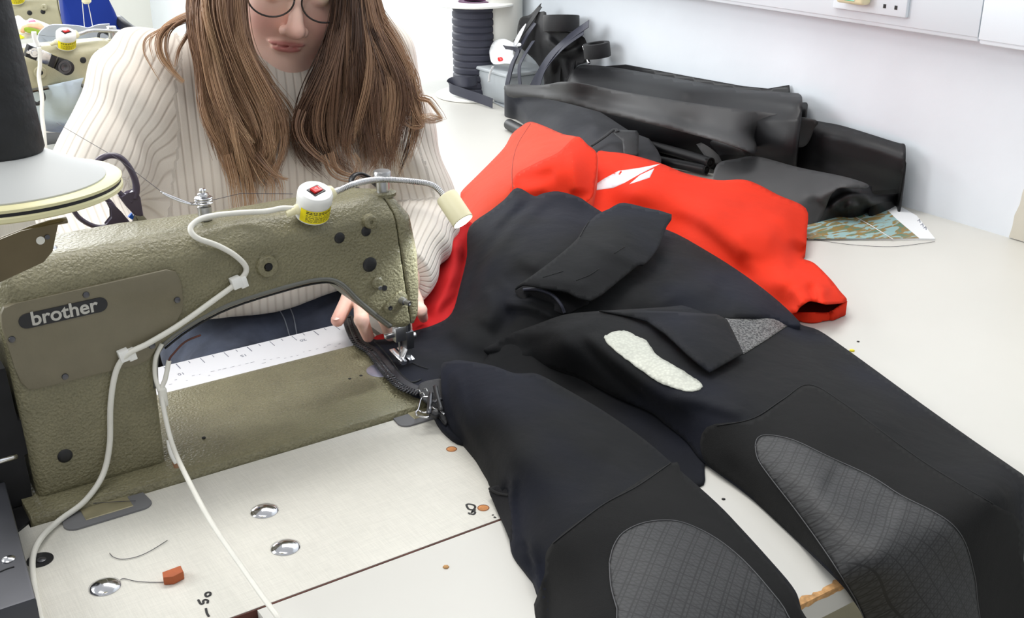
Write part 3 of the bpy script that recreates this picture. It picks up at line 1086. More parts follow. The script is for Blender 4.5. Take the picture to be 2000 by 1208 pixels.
# thread guide with tension discs and wire
gq = P(402, 432, y=1.165)
tg = lathe('thread_guide_post', (gq[0], 1.165, T + .258), (0, 0, 1), [(.0042, 0), (.0042, .006), (.0075, .0065), (.0075, .021), (.006, .0215), (.003, .0215), (.003, .035), (.0, .035)], M_STEEL, ma, 24)
z0 = T + .258
for dz in (.0255, .0285, .0310):
    lathe('tension_disc', (gq[0], 1.165, z0 + dz), (0, 0, 1), [(.003, 0), (.0095, -.0008), (.0098, .0), (.009, .0008), (.003, .001)], M_CHROME, tg, 28)
lathe('spring_nut', (gq[0], 1.165, z0 + .0335), (0, 0, 1), [(.006, 0), (.006, .002), (.0035, .003), (.004, .006), (.003, .0075), (0, .0078)], M_CHROME, tg, 20)
wz = P(380, 402, y=1.165)[2]
tube('guide_wire', [(gq[0], 1.165, z0 + .022), P(383, 400, y=1.165), P(374, 399, y=1.165), P(345, 388, y=1.165), P(318, 377, y=1.165), P(316, 374, y=1.165)], .0011, M_CHROME, tg, 8, 5)
tube('guide_wire', [P(374, 400, y=1.16), P(352, 394, y=1.16), P(330, 385, y=1.16), P(318, 378, y=1.16)], .0009, M_CHROME, tg, 8, 5)
M_THREAD = mat('dark_thread', srgb(70, 68, 74), 0.7)
tube('needle_thread', [P(110, 240, y=1.33), P(230, 310, y=1.25), P(317, 376, y=1.166), P(370, 396, y=1.165), (gq[0], 1.157, z0 + .0285), P(470, 378, y=1.165), P(572, 379, y=1.175)], .0003, M_THREAD, ma, 5, 1)

# needle bar, presser foot
ny = 1.182
nb = P(787, 640, y=ny)
xN = nb[0]
lathe('presser_bar', (xN + .006, ny, T + .103), (0, 0, -1), [(.0045, 0), (.0045, .052), (.003, .053), (0, .053)], M_DARKSTEEL, ma, 18)
lathe('needle_bar', (xN - .006, ny, T + .103), (0, 0, -1), [(.0036, 0), (.0036, .035), (.0028, .036), (.0028, .048), (.0012, .049), (.0009, .08), (0, .084)], M_STEEL, ma, 18)
nbk = empty('presser_foot', (xN, ny, T + .03)); nbk.parent = ma
nbk.location = Vector((xN, ny, T + .03)) - ma.location
bm = bmesh.new()
bm_box(bm, (xN + .001, ny - .007, T + .042), (xN + .012, ny + .007, T + .066), .001)
o = from_bm('clamp_block', bm, M_DARKSTEEL, nbk)
bm = bmesh.new()
zt0 = T + .026
bm_prism(bm, [(xN - .004, zt0 + .004), (xN + .007, zt0 + .004), (xN + .010, zt0 + .018), (xN + .004, zt0 + .020)], 'y', ny - .006, ny + .006, .001)
from_bm('ankle', bm, M_STEEL, nbk)
for k, dx in enumerate((-.0105, .001)):
    prism('toe', [(ny - .012, zt0 - .001), (ny + .020, zt0 + .0065), (ny + .021, zt0 + .009), (ny - .009, zt0 + .004), (ny - .012, zt0 + .003)], 'x', xN + dx, xN + dx + .0085, M_CHROME, nbk, .0006, 1)
lathe('clamp_screw', (xN + .012, ny, T + .057), (1, -.3, 0), [(.004, 0), (.004, .005), (.003, .006), (0, .006)], M_STEEL, nbk, 16)
bm = bmesh.new()
bm_box(bm, (xN - .027, ny - .004, T + .062), (xN - .010, ny + .002, T + .068), .001)
bm_box(bm, (xN - .014, ny - .006, T + .055), (xN + .002, ny + .004, T + .075), .001)
from_bm('thread_finger', bm, M_STEEL, nbk)
# slide plate disc, oil dots on the bed
q = P(745, 727, z=T + .0137)
M_SLIDE = mat('slide_plate_steel', srgb(165, 165, 185), 0.3, 0.7)
lathe('slide_plate', (q[0] + .004, q[1] + .004, T + .0132), (0, 0, 1), [(.021, 0), (.021, .0009), (.0205, .0011), (0, .0011)], M_SLIDE, ma, 36)
for (u, v) in ((683, 740), (705, 734), (398, 855)):
    q = P(u, v, z=T + .0137)
    lathe('bed_screw', (q[0], q[1], T + .0128), (0, 0, 1), [(.0022, 0), (.0022, .0010), (0, .0011)], M_DARK, ma, 12)

# LED lamp: canister, label, switch, gooseneck, head
lc = P(609, 420, y=1.129)
lm = empty('work_lamp', lc)
tag(lm, 'white magnetic gooseneck work lamp with red switch on the near machine', 'lamp', 'work lamps on the sewing machines')
RL = .0198
LZ = np.array([0.02, -.40, .92]); LZ /= np.linalg.norm(LZ)
LX = np.cross([0, 1, 0], LZ); LX /= np.linalg.norm(LX)
LY = np.cross(LZ, LX)
def LF(x, y, z): return lc + LX * x + LY * y + LZ * z
lb = lathe('lamp_base', lc, LZ, [(RL * .93, 0), (RL * .97, .0015), (RL * .97, .0200), (RL, .021), (RL, .029), (RL * .97, .032), (RL * .88, .0340), (RL * .5, .0349), (0, .0351)], M_WHITEPL, lm, 48)
vs, fs = [], []
n = 24
for k in range(n + 1):
    a = math.radians(-160 + 165 * k / n)
    for z in (.0022, .0192):
        vs.append(LF(math.cos(a) * RL * .985, math.sin(a) * RL * .985, z))
for k in range(n): fs.append((2 * k, 2 * k + 2, 2 * k + 3, 2 * k + 1))
from_py('warning_label', vs, fs, M_YELLOW, lb)
dat = []
rr_ = random.Random(9)
for row, (z, hh) in enumerate(((.0166, .0012), (.0146, .0012), (.0120, .0007), (.0100, .0007), (.0082, .0007), (.0064, .0007), (.0045, .0007))):
    a = -138.0
    while a < -35:
        wd = rr_.uniform(5, 17)
        dat.append(([LF(math.cos(math.radians(aa)) * RL * .992, math.sin(math.radians(aa)) * RL * .992, z_) for (aa, z_) in ((a, z), (a + wd, z), (a + wd, z + hh), (a, z + hh))], [(0, 1, 2, 3)]))
        a += wd + rr_.uniform(2, 4)
o = from_py('label_print', *merge_data(dat), M_PRINT, lb, False); o['kind'] = 'stuff'
M0 = basis(LF(0, -.001, .0348), LX, LY, LZ) @ Matrix.Rotation(math.radians(22), 4, 'Z')
bm = bmesh.new(); bm_box(bm, (-.0085, -.0068, -.001), (.0085, .0068, .0010), .0004, 1); bmesh.ops.transform(bm, matrix=M0, verts=bm.verts)
sw = from_bm('switch_frame', bm, M_BLACKPL, lb)
bm = bmesh.new(); bm_prism(bm, [(-.006, 0), (.006, 0), (.006, .0022), (0, .0026), (-.006, .0038)], 'y', -.0042, .0042, .0004, 1); bmesh.ops.transform(bm, matrix=M0, verts=bm.verts)
from_bm('rocker_switch', bm, M_RED, lm)
text_mesh('switch_marks', 'O  I', .0042, M_WHITEP, M0 @ Matrix.Translation((0.0012, 0, .0033)), lb, .0001)
gp = [LF(.0185, .003, .024), P(662, 372, y=1.128), P(694, 359, y=1.130), P(740, 351, y=1.150), P(800, 354, y=1.14), P(845, 362, y=1.13), P(868, 384, y=1.118)]
lathe('neck_collar', gp[0], (1, 0, .45), [(.0085, -.003), (.0085, .004), (.0065, .007), (0, .007)], M_CREAMPL, lm, 20)
gn = tube('gooseneck', gp, .0034, M_STEEL, lm, 12, 10)
nt, N, L, B = nodes(M_STEEL)
# gooseneck coil rings
dat = []
cpts = catmull(gp, 40)
acc = 0
for i in range(1, len(cpts)):
    acc += np.linalg.norm(cpts[i] - cpts[i - 1])
    if acc > .0017:
        acc = 0
        dat.append(lathe_data(cpts[i], cpts[i] - cpts[i - 1], [(.0033, -.0005), (.0038, -.0002), (.0038, .0002), (.0033, .0005)], 12))
o = from_py('neck_coil', *merge_data(dat), M_CHROME, lm); o['kind'] = 'stuff'
h0 = P(872, 384, y=1.116); h1 = P(904, 432, y=1.090)
hd = h1 - h0; ln = np.linalg.norm(hd); hd /= ln
lathe('lamp_head', h0, hd, [(.0085, -.002), (.0128, -.0005), (.0135, .002), (.0135, ln), (.0125, ln + .001), (.0120, ln), (.0115, ln - .003)], M_CREAMPL, lm, 32)
lathe('led_lens', h0 + hd * (ln - .004), hd, [(.0112, 0), (.0112, .003), (0, .0035)], M_LED, lm, 24)
sl = bpy.data.lights.new('led_beam', 'SPOT'); sl.energy = 1.8; sl.color = (.86, .92, 1.0); sl.spot_size = math.radians(95); sl.spot_blend = .8; sl.shadow_soft_size = .01
slo = bpy.data.objects.new('led_beam', sl); COL.objects.link(slo)
slo.location = h0 + hd * (ln + .004)
tgt = np.array([.56, 1.27, T])
slo.rotation_euler = Vector(tgt - np.array(slo.location)).to_track_quat('-Z', 'Y').to_euler()
# lamp cable: down the machine, across the table
yc = YR - .005
cab = [LF(-.0195, 0, .012), P(553, 407, y=1.128), P(520, 413, y=1.135), P(470, 416, y=1.142), P(420, 421, y=1.140), P(388, 430, y=1.135), P(372, 447, y=1.128), P(385, 465, y=1.121),
       P(425, 480, y=1.117), P(460, 500, y=yc), P(481, 525, y=yc), P(466, 550, y=yc), P(420, 585, y=yc), P(350, 635, y=yc - .002), P(290, 671, y=yc - .003), P(250, 692, y=yc - .004), P(227, 725, y=yc),
       P(216, 790, y=yc), P(214, 870, y=yc), P(200, 930, y=1.108), P(165, 980, y=1.090), P(115, 1018, y=1.075), P(80, 1052, z=T + .006), P(64, 1090, z=T + .004), P(66, 1140, z=T + .0035), P(80, 1215, z=T + .0035), P(85, 1260, z=T + .0035)]
tube('power_cable', cab, .0031, M_CABLE, lm, 10, 8)
lathe('cable_boot', cab[0] + [.003, 0, 0], (-1, 0, -.25), [(.006, 0), (.006, .004), (.0045, .006), (.005, .008), (.0042, .010), (.0044, .012), (.0033, .016)], M_CREAMPL, lm, 18)
for (u, v, rot) in ((465, 551, -.65), (246, 693, -.55)):
    q = P(u, v, y=yc - .002)
    bm = bmesh.new()
    bm_box(bm, (-.0075, -.004, -.0062), (.0035, .006, .0062), .001)
    bm_box(bm, (.001, -.003, -.0088), (.0095, .006, .0035), .001)
    bmesh.ops.transform(bm, matrix=Matrix.Translation(Vector(q)) @ Matrix.Rotation(rot * .35, 4, 'Y'), verts=bm.verts)
    from_bm('cable_clip', bm, M_WHITEPL, lm)

# second cable with grommet hanging in front of the pillar
sc2 = empty('white_lead', P(318, 720, y=1.11))
tag(sc2, 'thin white lead hanging from the machine throat across the laminate table to the front edge', 'cable')
l2 = [P(392, 655, y=1.118), P(362, 668, y=1.116), P(340, 690, y=1.113), P(330, 705, y=1.112), P(323, 740, y=1.110), P(316, 762, y=1.108), P(320, 800, y=1.10), P(337, 870, y=1.07), P(366, 935, z=T + .055), P(412, 1020, z=T + .045), P(470, 1105, z=T + .040), P(512, 1165, z=T + .040), P(545, 1210, z=T + .038), P(575, 1260, z=T + .02)]
tube('lead', l2[3:], .0026, M_CABLE, sc2, 10, 8)
tube('lead', [P(312, 765, y=1.107), P(303, 735, y=1.114), P(304, 700, y=1.116), P(316, 672, y=1.117)], .0024, M_CABLE, sc2, 10, 8)
tube('brown_wire', l2[:5], .0011, M_BROWNEDGE, sc2, 8, 8)
box('joint_clip', P(318, 772, y=1.108) - [.0045, .004, .014], P(318, 772, y=1.108) + [.0045, .004, .009], M_CABLE, sc2, .003, 3)
tube('frayed_end', [P(330, 860, y=1.085), P(335, 885, y=1.08), P(345, 905, y=1.075)], .003, M_WHITEPL, sc2, 8, 4)
lathe('copper_terminal', P(343, 897, y=1.08), (0, 0, -1), [(.003, 0), (.004, .004), (.003, .010), (0, .010)], M_GROM, sc2, 12)

# hinges let into the table behind the bed
M_HINGE = mat('grey_hinge_rubber', srgb(112, 112, 114), 0.6)
M_BRASS = mat('worn_nickel', srgb(176, 168, 138), 0.35, 0.6, 0.1, 60)
def hinge(x0, x1, y0, nm, lab):
    h = empty(nm, ((x0 + x1) / 2, y0 + .02, T))
    tag(h, lab, 'hinge', None)
    pts = []
    r = .012
    for cx_, cy_, a0 in ((x0 + r, y0 + r, 180), (x1 - r, y0 + r, 270)):
        for k in range(7):
            t = math.radians(a0 + 15 * k); pts.append((cx_ + r * math.cos(t), cy_ + r * math.sin(t)))
    pts += [(x1 - .002, BY0 - .0005), (x0 + .002, BY0 - .0005)]
    prism('rubber_cushion', pts, 'z', T - .001, T + .0022, M_HINGE, h, .0008, 2)
    prism('hinge_leaf', [(x0 + .022, y0 + .010), (x1 - .019, y0 + .010), (x1 - .019, BY0 + .0), (x0 + .022, BY0 + .0)], 'z', T - .001, T + .0030, M_BRASS, h, .0006, 1)
    return h
hinge(.168, .2575, 1.0545, 'table_hinge', 'grey rubber cushioned hinge by the left end of the machine bed')
hinge(.556, .645, 1.060, 'table_hinge', 'grey rubber cushioned hinge under the zip end and buckle')

# dome screws
for (u, v, r, lab) in ((516, 994, .0148, 'chrome domed screw head on the laminate, farthest from the camera of three'),
                       (557, 1065, .0148, 'chrome domed screw head on the laminate nearest the table seam'),
                       (204, 1142, .0148, 'chrome domed screw head with the loose thread and brown rubber bit')):
    q = P(u, v, z=T + .003)
    ds = lathe('dome_screw', (q[0], q[1], T), (0, 0, 1), [(r, 0), (r * .99, .0007), (r * .8, .0026), (r * .55, .0044), (r * .3, .0055), (r * .18, .0059), (0, .0059)], M_CHROME, None, 40, False)
    tag(ds, lab, 'screw')
# rubber bit and threads
q = P(338, 1132, z=T)
er = prism('rubber_piece', [(q[0] - .010, q[1] - .005), (q[0] - .002, q[1] - .009), (q[0] + .009, q[1] - .006), (q[0] + .010, q[1] + .005), (q[0] - .008, q[1] + .004)], 'z', T, T + .009, mat('brown_rubber', srgb(176, 92, 52), 0.7, 0, .1, 60), None, .001)
tag(er, 'small brown rubber piece lying on the laminate with a thread', 'scrap')
er.data.vertices[0].co.z += .0
for lab, lst in (('loose grey thread between dome screw and brown rubber bit', [(235, 1133), (243, 1131), (265, 1136), (290, 1138), (320, 1138)]),
                 ('curved loose grey thread on the laminate above the dome screw', [(214, 1081), (222, 1089), (240, 1093), (268, 1088), (295, 1076), (327, 1056)]),
                 ('black thread crossing the hinge at the machine bed', [(95, 1003), (120, 995), (180, 984), (265, 979)])):
    th = tube('loose_thread', [P(u, v, z=T + (.0010 if 'hinge' not in lab else .0045)) for u, v in lst], .00035, M_THREAD, None, 5, 6)
    tag(th, lab, 'thread')
# cable slot in the table
q = P(72, 1097, z=T)
sl_ = lathe('cable_slot', (q[0] + .003, q[1], T + .0002), (0, 0, 1), [(.0125, 0), (.0125, .0006), (0, .0006)], M_BLACKPL, st, 28)
lathe('slot_screw', (q[0] + .004, q[1] - .002, T + .0006), (0, 0, 1), [(.0045, 0), (.0045, .001), (.002, .002), (0, .002)], M_DARKSTEEL, st, 16)

# hand wheel and belt guard on the left end
hw = lathe('hand_wheel', (.138, 1.185, T + .155), (-1, 0, 0), [(.03, 0), (.03, .01), (.062, .012), (.066, .018), (.062, .026), (.066, .034), (.06, .040), (.03, .042), (.02, .05), (0, .05)], M_BLACKPL, ma, 48)
prism('pulley_guard', [(x, T + z) for x, z in [(.105, .004), (.1525, .004), (.1535, .03), (.1525, .06), (.158, .062), (.157, .10), (.1525, .10), (.150, .16), (.105, .16)]], 'y', 1.128, 1.20, M_DARK, ma)
bg = empty('belt_cover', (.07, 1.0, T))
tag(bg, 'dark grey steel belt cover box at the bottom left table edge', 'cover')
e0, e1 = P(22, 965, z=T + .04), P(70, 1168, z=T + .04)
M_GUARD = mat('grey_steel_sheet', srgb(72, 73, 78), 0.42, 0.5, 0.12, 12)
prism('cover_body', [(-.06, e1[1]), (e1[0], e1[1]), (e0[0], e0[1] + .03), (-.06, e0[1] + .03)], 'z', T, T + .04, M_GUARD, bg, .003, 2)
q = P(17, 1094, z=T + .04)
lathe('cover_screw', (q[0], q[1], T + .0398), (0, 0, 1), [(.0058, 0), (.0058, .0012), (.004, .0025), (0, .003)], M_CHROME, bg, 24)
tube('cover_groove', [P(0, 1118, z=T + .0402), P(14, 1112, z=T + .0402), P(28, 1108, z=T + .0402)], .0008, M_DARK, bg, 6, 3)
prism('drive_belt', [(.05, 1.02), (.148, 1.10), (.148, 1.16), (.05, 1.16)], 'z', T - .01, T + .003, M_DARK, bg)
tube('chrome_arm', [P(-15, 905, y=1.09), P(0, 901, y=1.09), P(31, 892, y=1.10)], .0028, M_CHROME, bg, 10, 3)

# thread cone on its stand, close to the camera
ts = empty('thread_stand', (0.02, .62, T))
tag(ts, 'cream thread stand disc on a bent steel bracket at the left edge', 'stand')
t_ = .78
cc = CAM + ray(10, 352) * t_
Rd = .0765
# the stand leans a little away from plumb
ax_ = np.array([.0, .03, 1.0]); ax_ /= np.linalg.norm(ax_)
M_DISC = mat('cream_painted_disc', srgb(232, 226, 178), 0.4)
M_CONEG = mat('grey_card_cone', srgb(196, 198, 196), 0.55)
M_BRK = mat('dull_bracket_steel', srgb(112, 100, 76), 0.4, 0.55, .12, 30)
def along(d): return cc + ax_ * d
lathe('stand_disc', along(-.012), ax_, [(Rd * .96, 0), (Rd, .0015), (Rd, .004), (Rd * .985, .005)], M_DISC, ts, 64)
lathe('disc_pad', along(-.0075), ax_, [(Rd * .985, 0), (Rd * .985, .003)], M_BLACKRUB, ts, 64)
lathe('disc_top', along(-.0045), ax_, [(Rd * .995, 0), (Rd, .002), (Rd * .98, .003), (0, .003)], M_DISC, ts, 64)
tc_ = empty('thread_cone', along(0))
tag(tc_, 'cone of black thread on a pale grey card base at the left edge', 'thread cone')
lathe('cone_base', along(-.0014), ax_, [(.066, 0), (.066, .001), (.0285, .020), (0, .020)], M_CONEG, tc_, 56)
M_CONE = mat('black_thread_winding', srgb(30, 31, 33), .6, 0, .35, 40, .8, 90, bdist=.002)
lathe('wound_thread', along(.0185), ax_, [(.0275, 0), (.029, .003), (.0275, .03), (.025, .07), (.0225, .11), (.019, .145), (.0, .150)], M_CONE, tc_, 56)
# bracket under the disc
bA = [P(124, 432, y=cc[1] - .0), P(112, 437, y=cc[1]), P(103, 490, y=cc[1]), P(85, 512, y=cc[1]), P(-30, 565, y=cc[1]), P(-180, 620, y=cc[1]), P(-180, 540, y=cc[1]), P(40, 452, y=cc[1])]
prism('bracket_web', [tuple(q[[0, 2]]) for q in bA], 'y', cc[1] - .001, cc[1] + .001, M_BRK, ts, .0004, 1)
tube('bracket_fold', [P(130, 430, y=cc[1] + .004), P(60, 448, y=cc[1] + .004), P(-170, 540, y=cc[1] + .004)], .004, M_BRK, ts, 8, 3, flat=.6)
qh = P(79, 470, y=cc[1] - .0012)
lathe('bracket_hole', qh, (0, -1, 0), [(.0030, 0), (.0030, .0003), (0, .0003)], M_WHITEPL, ts, 20)
lathe('bracket_screw', P(92, 463, y=cc[1] - .001), (0, -1, 0), [(.0018, 0), (.0018, .001), (0, .0012)], M_DARKSTEEL, ts, 14)
pb = P(-170, 560, y=cc[1])
tube('stand_pole', [(pb[0], cc[1], T), (pb[0], cc[1], pb[2] + .02)], .006, M_STEEL, ts, 16, 1)

# scissors standing behind the arm
sx = empty('scissors', P(270, 445, y=1.262))
tag(sx, 'purple grey handled scissors standing blades down behind the sewing machine arm', 'scissors')
ys = 1.262
def loop(name, pts, w0, y, m=M_SCISSOR):
    c = [np.array(P(u, v, y=y)) for u, v in pts]
    return tube(name, c, w0, m, sx, 12, 7, flat=.8, up=(0, 1, 0))
up = [(258, 398), (250, 375), (252, 382), (262, 372), (268, 358), (266, 338), (254, 322), (238, 308), (216, 304), (199, 309), (186, 322), (180, 336)]
c1 = [(262, 388), (266, 370), (263, 350), (252, 327), (236, 309), (216, 304), (196, 311), (184, 327), (186, 342), (200, 352), (214, 358), (228, 370), (240, 383), (256, 394)]
V = [np.array(P(u, v, y=ys)) for u, v in c1]
rr1 = [.0055, .0052, .0048, .0045, .0042, .0042, .0045, .0048, .004, .003, .003, .003, .004, .005]
rr1 = [float(x[0]) for x in catmull([[r] for r in rr1], 6)]
vs, fs = tube_data(catmull(V, 6), rr1, 12, .8)
h1_ = from_py('handle', vs, fs, M_SCISSOR, sx)
hp = [(230, 382), (250, 378), (266, 368), (272, 385), (279, 421), (272, 421), (262, 420), (245, 402)]
prism('handle_shank', [tuple(P(u, v, y=ys)[[0, 2]]) for u, v in hp], 'y', ys - .0045, ys + .0045, M_SCISSOR, h1_, .002, 2)
c2 = [(215, 395), (224, 410), (222, 428), (212, 440), (196, 444), (178, 440), (160, 430), (148, 418), (140, 400), (150, 385), (175, 380), (200, 385), (215, 395)]
V = [np.array(P(u, v, y=ys + .006)) for u, v in c2]
vs, fs = tube_data(catmull(V, 6), .0034, 12, .8)
h2_ = from_py('handle', vs, fs, M_SCISSOR, sx)
hp = [(205, 392), (216, 393), (235, 412), (257, 438), (256, 449), (235, 447), (205, 447), (190, 446), (208, 440), (220, 425), (219, 408)]
prism('handle_shank', [tuple(P(u, v, y=ys + .006)[[0, 2]]) for u, v in hp], 'y', ys + .0015, ys + .0105, M_SCISSOR, h2_, .002, 2)
prism('blade', [tuple(P(u, v, y=ys)[[0, 2]]) for u, v in ((264, 419), (279, 420), (305, 450), (345, 510), (352, 545), (335, 540), (300, 490))], 'y', ys - .001, ys + .001, M_STEEL, sx)
prism('blade', [tuple(P(u, v, y=ys + .004)[[0, 2]]) for u, v in ((257, 437), (262, 420), (310, 460), (330, 530), (320, 530), (257, 449))], 'y', ys + .003, ys + .005, M_STEEL, sx)
# blue bits beside the scissors
bq = empty('blue_marker_cap', P(250, 465, y=1.285))
tag(bq, 'bright blue plastic case behind the arm beside the scissor blades', 'case')
prism('case_body', [tuple(P(u, v, y=1.285)[[0, 2]]) for u, v in ((220, 475), (222, 458), (229, 447), (243, 444), (262, 449), (278, 460), (330, 560), (260, 560))], 'y', 1.275, 1.292, M_BLUE, bq, .003, 2)
tube('case_trim', [P(219, 476, y=1.274), P(222, 456, y=1.274), P(230, 446, y=1.274)], .0012, M_BLACKPL, bq, 6, 3)
prism('case_clip', [tuple(P(u, v, y=1.27)[[0, 2]]) for u, v in ((250, 424), (257, 416), (264, 430), (262, 432))], 'y', 1.268, 1.272, M_BLUE, bq)

# ================================================================== DRYSUIT
ds_ = empty('drysuit', (1.1, 1.2, T))
tag(ds_, 'black and red drysuit spread over the worktop with legs toward the camera', 'drysuit')
SEAMM = mat('seam_thread', srgb(14, 14, 16), .8)
# --- crimson strip beside the seamstress's arm
DR0 = Drape([(905, 430, .062), (885, 432, .058), (862, 462, .045), (848, 500, .03), (843, 545, .022), (822, 590, .02), (805, 640, .018), (760, 655, .017), (735, 668, .017),
             (915, 445, .05), (908, 510, .03), (895, 590, .022), (855, 640, .018), (800, 665, .016), (880, 480, .055), (875, 540, .04), (860, 600, .028), (930, 500, .03)],
            [([(888, 455), (893, 490), (886, 530), (862, 585), (842, 628)], .012, 8, 14), ([(905, 455), (908, 520), (890, 580), (860, 620)], -.012, 9, 9),
             ([(858, 480), (862, 500), (872, 505)], -.010, 6, 8), ([(850, 500), (848, 540), (835, 570)], .006, 8, 8), ([(820, 600), (860, 590), (900, 565)], .005, 8, 10)], .0006, .03, 1)
drape_mesh('jacket_front', DR0, [(905, 428), (885, 432), (862, 462), (851, 490), (845, 520), (843, 548), (829, 560), (822, 590), (815, 612), (800, 632), (770, 648), (735, 656), (728, 672), (790, 680), (850, 668), (905, 640), (935, 560), (940, 480), (925, 440)], M_REDD, ds_, 6, skirt=T + .002)
# --- left red hump
DR1 = Drape([(1035, 238, .10), (1018, 248, .09), (1000, 262, .075), (985, 290, .06), (960, 315, .05), (930, 345, .042), (900, 376, .035), (905, 390, .035), (912, 420, .045),
             (1060, 245, .11), (1100, 262, .12), (1125, 267, .125), (1150, 285, .12), (1167, 305, .112), (1164, 350, .095), (1140, 390, .08), (1060, 385, .085), (1000, 405, .07),
             (1060, 310, .125), (1000, 340, .095), (950, 380, .075), (1110, 330, .125)],
            [([(1037, 240), (1010, 290), (1000, 340), (1005, 390)], .004, 10, 22), ([(1115, 285), (1122, 330), (1125, 385)], .012, 26, 10),
             ([(985, 345), (1040, 322), (1090, 300), (1125, 275)], .009, 14, 26), ([(1000, 350), (1050, 345), (1090, 335)], -.009, 12, 16),
             ([(945, 345), (990, 325), (1030, 322)], .005, 10, 14), ([(950, 375), (980, 350), (1020, 370), (1080, 365)], .007, 12, 12)], .0008, .025, 2)
RH = [(1035, 238), (1060, 245), (1100, 262), (1125, 267), (1148, 283), (1166, 300), (1167, 330), (1163, 355), (1150, 395), (1080, 430), (1000, 450), (935, 450), (912, 428), (903, 402), (906, 386), (900, 376), (930, 345), (958, 317), (985, 288), (1000, 262), (1018, 247)]
drape_mesh('red_shoulder', DR1, RH, M_REDW, ds_, 6, skirt=T + .002)
drape_mesh('red_panel', DR1, [(1125, 267), (1148, 283), (1165, 300), (1166, 330), (1162, 355), (1149, 393), (1060, 425), (1000, 420), (1002, 350), (1040, 322), (1090, 298)], M_REDF, ds_, 6, off=.0008)
seam_line('seam', DR1, [(1036, 242), (1010, 285), (1000, 330), (1002, 380)], mat('red_seam', srgb(150, 60, 45), .8), ds_, .0008)
# --- right red sleeve with cuff
DR2 = Drape([(1165, 300, .075), (1230, 302, .08), (1290, 320, .085), (1340, 340, .078), (1400, 352, .072), (1450, 352, .066), (1480, 360, .062), (1520, 380, .055), (1575, 408, .045), (1577, 450, .032),
             (1575, 485, .02), (1567, 505, .012), (1590, 515, .02), (1620, 545, .028), (1640, 570, .030), (1653, 590, .024), (1621, 592, .036), (1581, 587, .042), (1549, 611, .02),
             (1200, 410, .055), (1300, 445, .045), (1450, 530, .03), (1540, 600, .016), (1250, 360, .095), (1380, 420, .08), (1500, 470, .062), (1480, 420, .07), (1550, 540, .045), (1250, 500, .02), (1400, 560, .01),
             (1140, 400, .06), (1170, 345, .075)],
            [([(1180, 385), (1260, 375), (1350, 400), (1420, 450), (1500, 540)], .010, 22, 26), ([(1300, 420), (1360, 450), (1420, 500), (1480, 560)], -.010, 16, 16),
             ([(1170, 312), (1200, 325), (1225, 318), (1240, 305)], -.008, 7, 7), ([(1165, 322), (1190, 328), (1215, 334)], .010, 7, 6), ([(1185, 303), (1195, 318), (1215, 330)], .006, 5, 6),
             ([(1440, 400), (1480, 385), (1520, 390)], -.005, 14, 14), ([(1430, 470), (1480, 455), (1520, 470)], .005, 14, 20), ([(1440, 500), (1490, 510), (1530, 500)], -.004, 10, 14),
             ([(1525, 400), (1535, 450), (1530, 520), (1520, 580)], .007, 14, 26), ([(1545, 480), (1562, 492), (1572, 480)], -.010, 9, 9), ([(1530, 470), (1550, 465), (1570, 475)], .006, 8, 8),
             ([(1550, 520), (1590, 550), (1620, 580)], .006, 14, 12), ([(1580, 555), (1588, 575), (1592, 592)], -.012, 7, 8, (0, 1)), ([(1610, 560), (1604, 578), (1612, 593)], .010, 10, 10, (0, 1)), ([(1545, 560), (1560, 580), (1570, 600)], .006, 12, 10)], .0009, .022, 3)
RS = [(1165, 300), (1190, 297), (1230, 302), (1290, 319), (1340, 339), (1400, 352), (1450, 351), (1480, 360), (1520, 381), (1574, 407), (1576, 450), (1574, 485), (1567, 504), (1590, 514), (1620, 543), (1640, 568), (1654, 588), (1622, 594), (1600, 592), (1581, 588), (1562, 600), (1549, 612), (1510, 600), (1400, 560), (1250, 500), (1130, 440), (1125, 400), (1162, 360)]
drape_mesh('red_sleeve', DR2, RS, M_REDF, ds_, 7, skirt=T + .002, noskirt=lambda u, v: u > 1546 and v > 583)
DRc = Drape([(1549, 611, .012), (1618, 609, .014), (1654, 590, .022), (1640, 610, .010), (1621, 625, .002), (1565, 628, .002), (1590, 618, .012), (1630, 608, .016)], [], .0004, .05, 4)
cf = drape_mesh('cuff', DRc, [(1545, 612), (1580, 610), (1618, 610), (1635, 600), (1655, 588), (1642, 608), (1622, 625), (1600, 628), (1565, 628), (1550, 624)], M_REDF, ds_, 4, skirt=T + .001)
DRi = Drape([(1549, 615, .004), (1618, 611, .005), (1655, 588, .012), (1581, 583, .006), (1621, 585, .008)], [], 0)
drape_mesh('cuff_lining', DRi, [(1545, 616), (1575, 580), (1620, 582), (1652, 588), (1622, 614), (1580, 616)], mat('shaded_red_lining', srgb(110, 16, 14), .85), cf, 5, thick=.0006)  # inside of the cuff opening, its shade put into the dark red
# reflective mark of two bars on the sleeve
M_REFL = mat('reflective_print', srgb(226, 226, 230), .45, .1)
for ol in ([(1160, 372), (1162, 361), (1180, 349), (1208, 334), (1250, 328), (1290, 320), (1250, 340), (1220, 357), (1198, 367), (1177, 370)], [(1229, 360), (1250, 342), (1278, 329), (1269, 347)]):
    drape_mesh('reflective_mark', DR2, ol, M_REFL, ds_, 5, off=.0009, thick=.0004, smooth_out=1)

